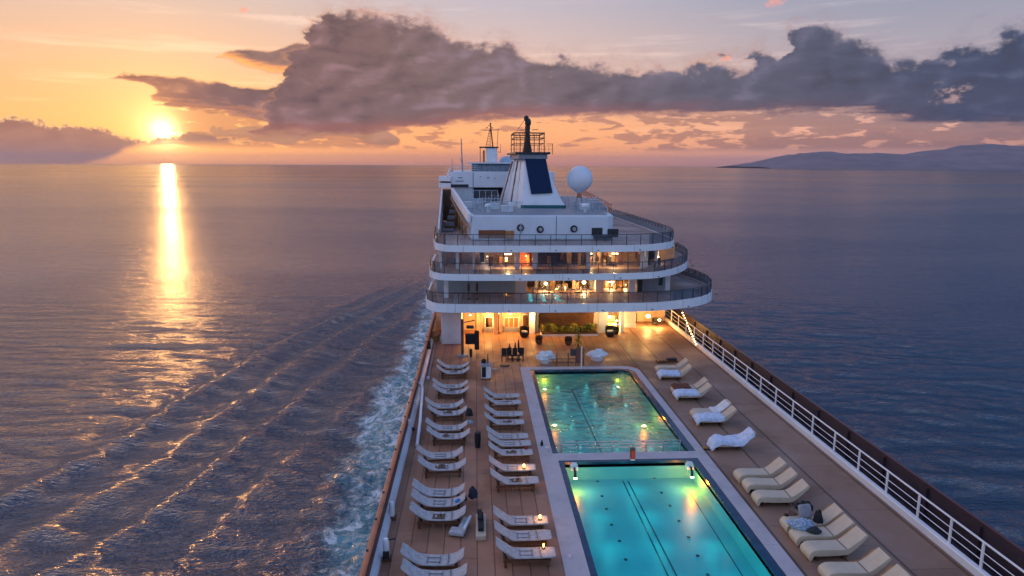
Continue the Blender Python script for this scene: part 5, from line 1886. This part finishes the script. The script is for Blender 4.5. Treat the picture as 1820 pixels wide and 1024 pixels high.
# small cleaning posts by the bulwark
for k, (u, v, h, lab) in enumerate(((697, 922, 0.75, 'white fire post on a wooden foot by the bulwark, middle one'), (687, 995, 0.85, 'white fire post with a side nozzle by the bulwark, nearest one'), (727, 764, 0.62, 'white fire post with a black cap by the bulwark'), (734, 722, 0.5, 'squat white fire post by the bulwark, farthest one'))):
    p = atz(u, v, 0)
    t_ = thing('fire_post', lab, 'fire post', (p.x, p.y, 0), 0, 'white posts along the port bulwark')
    MB().box(-0.14, 0.16, -0.16, 0.16, 0, 0.14).build('foot', WOODD, t_, bevel=0.02)
    MB().lathe([(0.11, 0.14), (0.12, 0.3), (0.115, h - 0.1), (0.08, h - 0.02), (0, h)], 12).build('column', WHITE, t_, smooth=True)
    if k == 1:
        MB().bar((0, 0, h - 0.08), (0.34, 0, h - 0.02), 0.05).build('nozzle', DARKMETAL, t_)
        MB().box(-0.10, 0.12, -0.2, -0.1, 0.14, 0.4).build('bracket', DARKMETAL, t_)
    if k == 2:
        MB().lathe([(0.08, 0), (0.09, 0.14), (0, 0.16)], 10, (0.24, -0.1, 0)).build('cap', BLACK, t_)

# long cream tray with black gear, small white chair
p = atz(855, 960, 0.0)
t_ = thing('equipment_tray', 'long cream tray on the deck holding folded black gear', 'tray', (p.x, p.y + 0.75, 0))
MB().box(-0.2, 0.2, -0.82, 0.9, 0, 0.20).build('tray', CREAM, t_, bevel=0.03)
g = MB().box(-0.11, 0.11, -0.5, 0.75, 0.2, 0.34).box(-0.13, 0.05, 0.1, 0.8, 0.34, 0.44)
tag(g.build('folded_gear', BLACK, loc=(p.x, p.y + 0.75, 0.002), bevel=0.03), 'folded black gear lying in the long cream tray', 'gear')
p = atz(812, 953, 0.0)
t_ = thing('low_chair', 'small white padded low chair beside the sixth port trio', 'chair', (p.x, p.y, 0), R(-14))
MB().box(-0.30, 0.30, -0.14, 0.32, 0.06, 0.22).build('seat', SLING, t_, bevel=0.05)
b_ = MB().box(-0.02, 0.30, 0.30, 1.05, 0.16, 0.26).build('backrest', SLING, t_, bevel=0.04)
MB().box(0.22, 0.32, 0.1, 1.05, 0.2, 0.34).build('arm', WHITE, t_, bevel=0.03)
MB().box(-0.26, 0.26, -0.08, 0.28, 0.0, 0.06).build('base', WOODD, t_)

# trolley, bins and black gear on the far part of the deck
def bin_(u, v, w, h, lab, mt=BLACK, nm='litter_bin', ct='bin'):
    p = atz(u, v, 0)
    t_ = thing(nm, lab, ct, (p.x, p.y, 0))
    MB().lathe([(w * 0.8, 0), (w, h * 0.5), (w * 0.95, h * 0.92)], 12).build('body', mt, t_, smooth=True)
    MB().lathe([(w * 1.03, h * 0.92), (w * 0.9, h * 0.97), (w * 0.3, h), (0, h)], 12).build('lid', DARKMETAL, t_, smooth=True)
    return t_


bin_(849, 795, 0.16, 0.85, 'black bin at the foot of the fourth port pair')
bin_(837, 634, 0.12, 0.6, 'small black bin by the black pole near the white locker')
p = atz(864, 673, 0)
t_ = thing('service_trolley', 'service trolley with dark panel and white top beside the port loungers', 'trolley', (p.x, p.y, 0))
MB().box(-0.32, 0.32, -0.35, 0.55, 0.12, 0.95).build('cabinet', WHITE2, t_, bevel=0.02)
MB().box(-0.28, -0.02, -0.37, -0.352, 0.2, 0.9).build('door', BLACK, t_)
MB().box(-0.36, 0.36, -0.4, 0.6, 0.95, 1.0).build('table_top', GREY, t_)
for a in (-0.25, 0.25):
    for b in (-0.25, 0.45):
        MB().tube([(a - 0.03, b, 0.06), (a + 0.03, b, 0.06)], 0.06, 10).build('wheel', BLACK, t_)
MB().lathe([(0.05, 1.0), (0.05, 1.35), (0.03, 1.6), (0, 1.6)], 8, (0.12, 0.3, 0)).build('bottle', WOODD, t_)
MB().lathe([(0.15, 1.0), (0.17, 1.2), (0, 1.3)], 10, (-0.15, 0.35, 0)).build('urn', BLACK, t_)
MB().box(0.4, 0.75, 0.1, 0.5, 0.5, 0.56).build('side_shelf', GREY, t_)
p = atz(911, 643, 0)
for k, (dx, lab) in enumerate(((-0.62, 'left black bar stool of the row of four'), (-0.2, 'second black bar stool from the left'), (0.2, 'third black bar stool from the left'), (0.62, 'right black bar stool of the row of four'))):
    t_ = thing('bar_stool', lab, 'bar stool', (p.x + dx, p.y + 0.1 * (k % 2), 0), rng.uniform(-0.4, 0.4), 'black bar stools')
    MB().box(-0.18, 0.18, -0.18, 0.18, 0.45, 0.52).build('seat', BLACK, t_, bevel=0.02)
    MB().box(-0.18, 0.18, 0.14, 0.19, 0.52, 0.98).build('backrest', BLACK, t_, bevel=0.02)
    for a in (-0.15, 0.15):
        for b in (-0.15, 0.15):
            MB().bar((a, b, 0), (a, b, 0.45), 0.035).build('leg', BLACK, t_)
for k, (u, v, h) in enumerate(((916, 640, 1.25), (922, 641, 1.5), (906, 640, 1.15))):
    p = atz(u, v, 0)
    t_ = thing('parasol', ['closed dark parasol among the bar stools, middle one', 'tallest closed dark parasol at the right of the bar stools', 'closed dark parasol at the left of the bar stools'][k], 'parasol', (p.x, p.y + 0.35, 0), 0, 'closed parasols by the stools')
    MB().lathe([(0.2, 0), (0.2, 0.05), (0.03, 0.07), (0, 0.07)], 12).build('base', DARKMETAL, t_)
    MB().tube([(0, 0, 0.05), (0, 0, h + 0.1)], 0.02, 6).build('pole', CHROME, t_)
    MB().lathe([(0.03, 0.5), (0.075, 0.6), (0.06, h * 0.8), (0.02, h), (0, h)], 8).build('canopy', BLACK, t_, smooth=True)
p = atz(897, 650, 0)
tag(MB().lathe([(0.36, 0), (0.38, 0.03), (0.36, 0.07), (0.1, 0.09), (0, 0.09)], 20).build('drain_cover', DARKMETAL, loc=(p.x, p.y, 0.0)), 'round black drain cover on the deck by the bar stools', 'drain cover')
# black frame poles with a lighting rig by the white locker
p = atz(822, 632, 0)
t_ = thing('lighting_pole', 'tall black pole with hanging dark fittings right of the white locker', 'pole', (p.x, p.y, 0))
MB().box(-0.1, 0.1, -0.1, 0.1, 0, 2.75).build('pole', WOODD, t_)
MB().lathe([(0.45, 0), (0.45, 0.06), (0.15, 0.1), (0, 0.1)], 12).build('base', GREY, t_)
MB().box(0.2, 1.1, 0.9, 1.4, 0.6, 1.35).box(0.9, 1.25, 0.8, 1.3, 0.2, 1.6).build('speaker', BLACK, t_, bevel=0.06)
MB().bar((0, 0, 2.5), (0.9, 0.8, 2.5), 0.06).build('arm', DARKMETAL, t_)
MB().box(0.3, 0.85, 0.6, 0.9, 1.9, 2.1).build('fitting', DARKMETAL, t_, bevel=0.03)
# planting in front of the alcove
def leaves(n, sx, sy, sz, size, seed, base=0.0):
    r2 = random.Random(seed)
    mb = MB()
    for k in range(n):
        p = Vector((r2.uniform(-sx, sx), r2.uniform(-sy, sy), base + sz * (r2.random() ** 0.8)))
        a = Vector((r2.uniform(-1, 1), r2.uniform(-1, 1), r2.uniform(-0.2, 1))).normalized()
        b = a.cross(Vector((r2.uniform(-1, 1), r2.uniform(-1, 1), r2.uniform(-1, 1)))).normalized()
        l, w = size * r2.uniform(0.6, 1.4), size * 0.35
        mb.add([p, p + a * l * 0.5 + b * w, p + a * l, p + a * l * 0.5 - b * w], [(0, 1, 2, 3)])
    return mb


x0_, x1_ = xat(962, 55.2), xat(1064, 55.2)
pl_ = thing('planter', 'long low planter with a white kerb below the dark alcove', 'planter', ((x0_ + x1_) / 2, 55.2, 0))
hw = (x1_ - x0_) / 2
MB().box(-hw, hw, -0.42, 0.5, 0, 0.16).build('kerb', WHITE2, pl_)
MB().box(-hw + 0.05, hw - 0.05, -0.37, 0.45, 0.16, 0.30).build('soil', WOODD, pl_)
r3 = random.Random(5)
for k in range(16):
    x_ = x0_ + 0.3 + (x1_ - x0_ - 0.6) * k / 15
    lf = thing('shrub', ['yellow green shrub', 'dark olive shrub', 'golden leafy shrub'][k % 3] + ' in the planter, number %s counted from port' % ['one', 'two', 'three', 'four', 'five', 'six', 'seven', 'eight', 'nine', 'ten', 'eleven', 'twelve', 'thirteen', 'fourteen', 'fifteen', 'sixteen'][k], 'shrub', (x_, 55.2 + r3.uniform(-0.12, 0.12), 0.30), 0, 'shrubs in the planter')
    leaves(170, 0.26, 0.24, 0.42 + r3.uniform(-0.12, 0.22), 0.13, 40 + k).build('foliage', LEAF if k % 3 != 1 else LEAFD, lf)
    MB().tube([(0, 0, 0), (0.02, 0, 0.4)], [0.03, 0.015], 6).build('stem', WOODD, lf)
for k in range(5):
    x_ = x0_ + 0.7 + 1.7 * k
    lamp('plant_light', (x_, 54.7, 1.5), 26, (1, 0.72, 0.25), 0.06)
# vine-covered post and barrier in the middle of the deck
p = atz(1027, 622, 0)
t_ = thing('vine', 'yellow flowering vine trained on a post before the planter', 'vine', (p.x, p.y, 0))
MB().tube([(0, 0, 0), (0.03, 0, 1.5)], 0.05, 8).build('stem', WOODD, t_)
leaves(150, 0.14, 0.14, 1.6, 0.15, 77, 0.1).build('foliage', LEAF, t_)
p = atz(1012, 650, 0)
t_ = thing('barrier_frame', 'brown wooden barrier frame with post before the far pool', 'barrier', (p.x, p.y, 0))
for x_ in (-0.9, -0.1, 0.45, 0.62, 1.0):
    MB().box(x_ - 0.035, x_ + 0.035, -0.035, 0.035, 0, 0.95 if x_ < 0.4 else 1.25).build('post', WOODD, t_)
for z_ in (0.25, 0.5):
    MB().bar((-1.5, 0, z_), (1.0, 0, z_), 0.045).build('rail', WOODD, t_)
MB().box(0.05, 0.45, -0.1, 0.15, 0.75, 1.2).build('panel', MAROON, t_)
MB().box(0.45, 0.75, -0.12, 0.12, 0.2, 1.3).build('control_box', M('rust_box', (0.16, 0.05, 0.04), 0.6), t_, bevel=0.02)
p = atz(1033, 655, 0)
t_ = thing('shower_post', 'slim white shower post at the pool edge', 'shower', (p.x, p.y, 0))
MB().tube([(0, 0, 0), (0, 0, 1.5), (0.0, -0.12, 1.62), (0, -0.25, 1.6)], 0.03, 8).build('pipe', WHITE, t_, smooth=True)
MB().lathe([(0.14, 0), (0.12, 0.05), (0, 0.06)], 12).build('base', CHROME, t_)
# towel-covered round tables
for k, (u, v, lab) in enumerate(((970, 645, 'round table heaped with white towels, left of the barrier'), (1061, 640, 'round table heaped with white towels, right of the barrier'))):
    p = atz(u, v, 0)
    t_ = thing('round_table', lab.replace(' heaped with white towels', ' on a white pedestal') , 'table', (p.x, p.y, 0), 0, 'round tables under towels')
    MB().lathe([(0.40, 0), (0.46, 0.08), (0.48, 0.20), (0.50, 0.30), (0, 0.30)], 16).build('pedestal', WHITE, t_, smooth=True)
    MB().lathe([(0.55, 0.30), (0.57, 0.33), (0.55, 0.36), (0, 0.36)], 20).build('table_top', WHITE2, t_)
    heap('towel_pile', ['white towel heap', 'flatter white towel heap'][k] + ' on the round table, ' + lab.split(', ')[1], 'towels', (p.x, p.y, 0.365), 0.74, 0.62, 0.46 if k == 0 else 0.38, TOWELW, 12.0 + 3 * k, 0.34, n=40)
# woven tub chairs
for k, (u, v, lab) in enumerate(((932, 599, 'black tub chair before the lit bay, left of the planter'), (1084, 598, 'black tub chair right of the planter pillar'), (1164, 578, 'black tub chair alone near the starboard lamps'), (958, 611, 'brown tub chair in front of the planter, left'), (1010, 613, 'brown tub chair in front of the planter, right'), (1094, 594, 'small black tub chair beside the lit counter'))):
    p = atz(u, v, 0)
    s_ = 1.0 if k in (0, 1) else 0.75
    t_ = thing('tub_chair', lab, 'chair', (p.x, p.y, 0), rng.uniform(-0.5, 0.5), 'tub chairs on the far deck')
    mt = BLACK if 'black' in lab else WOODD
    MB().lathe([(0.30 * s_, 0.05), (0.40 * s_, 0.25 * s_), (0.38 * s_, 0.42 * s_), (0, 0.44 * s_)], 16).build('seat', mt, t_, smooth=True)
    arc = [(0.40 * s_ * math.cos(a), 0.40 * s_ * math.sin(a)) for a in [R(-20 + 220 * q / 14) for q in range(15)]]
    MB().wall(arc, 0.25 * s_, 0.85 * s_, 0.06).build('backrest', mt, t_, smooth=True)
    MB().lathe([(0.25 * s_, 0), (0.25 * s_, 0.06), (0, 0.06)], 12).build('base', DARKMETAL, t_)
    if k in (0, 1):
        MB().lathe([(0.28, 0.44), (0.26, 0.52), (0, 0.54)], 14).build('cushion', TOWELW, t_, smooth=True)
# wooden stretcher-like tray and small shoe, lantern and bottles
p = atz(1186, 645, 0)
t_ = thing('folded_bench', 'folded dark wooden bench lying on the deck beyond the starboard loungers', 'bench', (p.x, p.y, 0), R(8))
MB().box(-0.85, 0.75, -0.16, -0.08, 0.06, 0.14).box(-0.85, 0.75, 0.1, 0.18, 0.06, 0.14).build('rail', WOODD, t_)
for k in range(6):
    MB().box(-0.8 + k * 0.28, -0.68 + k * 0.28, -0.18, 0.2, 0.14, 0.18).build('slat', WOODD, t_)
MB().box(0.0, 0.7, -0.1, 0.25, 0.18, 0.32).build('folded_legs', DARKMETAL, t_, bevel=0.03)
p = atz(1255, 799, 0)
t_ = thing('shoe', 'single black and yellow shoe lying on the deck', 'shoe', (p.x, p.y, 0), R(-20))
MB().prism([(-0.18, -0.06), (0.1, -0.07), (0.2, -0.03), (0.2, 0.04), (0.1, 0.07), (-0.18, 0.06)], 0, 0.045).build('sole', BLACK, t_, bevel=0.01)
MB().prism([(-0.17, -0.055), (0.05, -0.055), (0.12, 0), (0.05, 0.055), (-0.17, 0.055)], 0.045, 0.13).build('upper', M('yellow_leather', (0.42, 0.20, 0.03), 0.6), t_, bevel=0.02)
p = atz(1124, 817, 0.045)
t_ = thing('lantern', 'tall dark red lantern on the divider between the pools', 'lantern', (p.x, p.y, 0.045))
MB().box(-0.10, 0.10, -0.10, 0.10, 0, 0.05).build('base', WHITE2, t_)
MB().box(-0.085, 0.085, -0.085, 0.085, 0.05, 0.50).build('glass', M('red_glass', (0.24, 0.02, 0.012), 0.15, emit=(1, 0.12, 0.03), estr=0.12), t_)
f_ = MB()
for a in (-0.09, 0.09):
    for b in (-0.09, 0.09):
        f_.box(a - 0.015, a + 0.015, b - 0.015, b + 0.015, 0.05, 0.52)
f_.box(-0.11, 0.11, -0.11, 0.11, 0.52, 0.56).build('frame', DARKMETAL, t_)
MB().tube([(-0.06, 0, 0.56), (-0.04, 0, 0.66), (0.04, 0, 0.66), (0.06, 0, 0.56)], 0.012, 6).build('handle', DARKMETAL, t_)
for k, (u, v, r_, h, mt, lab) in enumerate(((963, 792, 0.07, 0.30, BLACK, 'dark bottle standing on the coping by the rippled pool'), (972, 800, 0.10, 0.16, TOWELW, 'white bowl on the coping by the rippled pool'), (1012, 993, 0.05, 0.14, WHITE, 'small white cup at the near coping edge'))):
    p = atz(u, v, 0.045)
    t_ = thing('bottle' if k == 0 else ('bowl' if k == 1 else 'cup'), lab, ['bottle', 'bowl', 'cup'][k], (p.x, p.y, 0.045))
    MB().lathe([(r_, 0), (r_ * 1.05, h * 0.5), (r_ * 0.45, h * 0.8), (r_ * 0.4, h), (0, h)] if k == 0 else [(r_ * 0.5, 0), (r_, h), (r_ * 0.85, h), (r_ * 0.4, h * 0.3), (0, h * 0.3)], 12).build('body', mt, t_, smooth=True)
# rail across the near edge of the rippled pool
a, b = atz(978, 806, 0.0), atz(1205, 802, 0.0)
# two crew chairs / lit yellow bench in the port passage
p = atz(768, 604, 0)
t_ = thing('storage_bench', 'yellow lit storage bench in the port passage behind the bulwark', 'bench', (p.x, p.y, 0))
MB().box(-0.42, 0.42, -0.4, 1.2, 0, 0.35).build('body', M('yellow_lit_tone', (0.34, 0.20, 0.03), 0.5), t_, bevel=0.03)  # yellow of the passage light put into the body colour
MB().box(-0.45, 0.45, -0.43, 1.23, 0.35, 0.42).build('lid', WOODG, t_, bevel=0.02)
heap('cloth', 'crumpled white dust sheet at the foot of the white locker', 'dust sheet', (*atz(791, 606, 0)[:2], 0.0), 0.42, 0.4, 0.55, TOWELW, 21.0, 0.3)
# closed parasols on the lowest balcony
for k, (u, lab) in enumerate(((833, 'closed brown parasol on the lowest balcony, port one of two'), (848, 'closed brown parasol on the lowest balcony, starboard one of two'))):
    x_ = xat(u, 52.2)
    t_ = thing('parasol', lab, 'parasol', (x_, 52.2, 3.7), 0, 'parasols on the lowest balcony')
    MB().lathe([(0.16, 0), (0.16, 0.06), (0, 0.07)], 10).build('base', DARKMETAL, t_)
    MB().lathe([(0.03, 0.06), (0.03, 0.6), (0.10, 0.7), (0.09, 1.1), (0.03, 1.35), (0, 1.36)], 8).build('canopy', M('brown_canvas', (0.12, 0.04, 0.025), 0.8), t_, smooth=True)
# tables and chairs on the lowest balcony
for k, u in enumerate((956, 985, 1014, 1042)):
    x_ = xat(u, 52.4)
    t_ = thing('cafe_table', 'small round cafe table on the lowest balcony, %s from port' % ORD[k], 'table', (x_, 52.4, 3.7), 0, 'cafe tables on the lowest balcony')
    MB().lathe([(0.2, 0), (0.2, 0.03), (0.03, 0.05), (0.03, 0.68), (0.34, 0.70), (0.34, 0.73), (0, 0.73)], 14).build('pedestal_top', CHROME, t_, smooth=True)
    for q in (-1, 1):
        c_ = thing('cafe_chair', 'metal cafe chair on the %s side of the %s cafe table' % ('port' if q < 0 else 'starboard', ORD[k]), 'chair', (x_ + q * 0.55, 52.5, 3.7), q * R(80), 'cafe chairs on the lowest balcony')
        MB().box(-0.19, 0.19, -0.19, 0.19, 0.40, 0.44).build('seat', GREY, c_)
        MB().box(-0.19, 0.19, 0.16, 0.19, 0.44, 0.88).build('backrest', CHROME, c_)
        for a in (-0.16, 0.16):
            for b in (-0.16, 0.16):
                MB().box(a - 0.015, a + 0.015, b - 0.015, b + 0.015, 0, 0.4).build('leg', CHROME, c_)
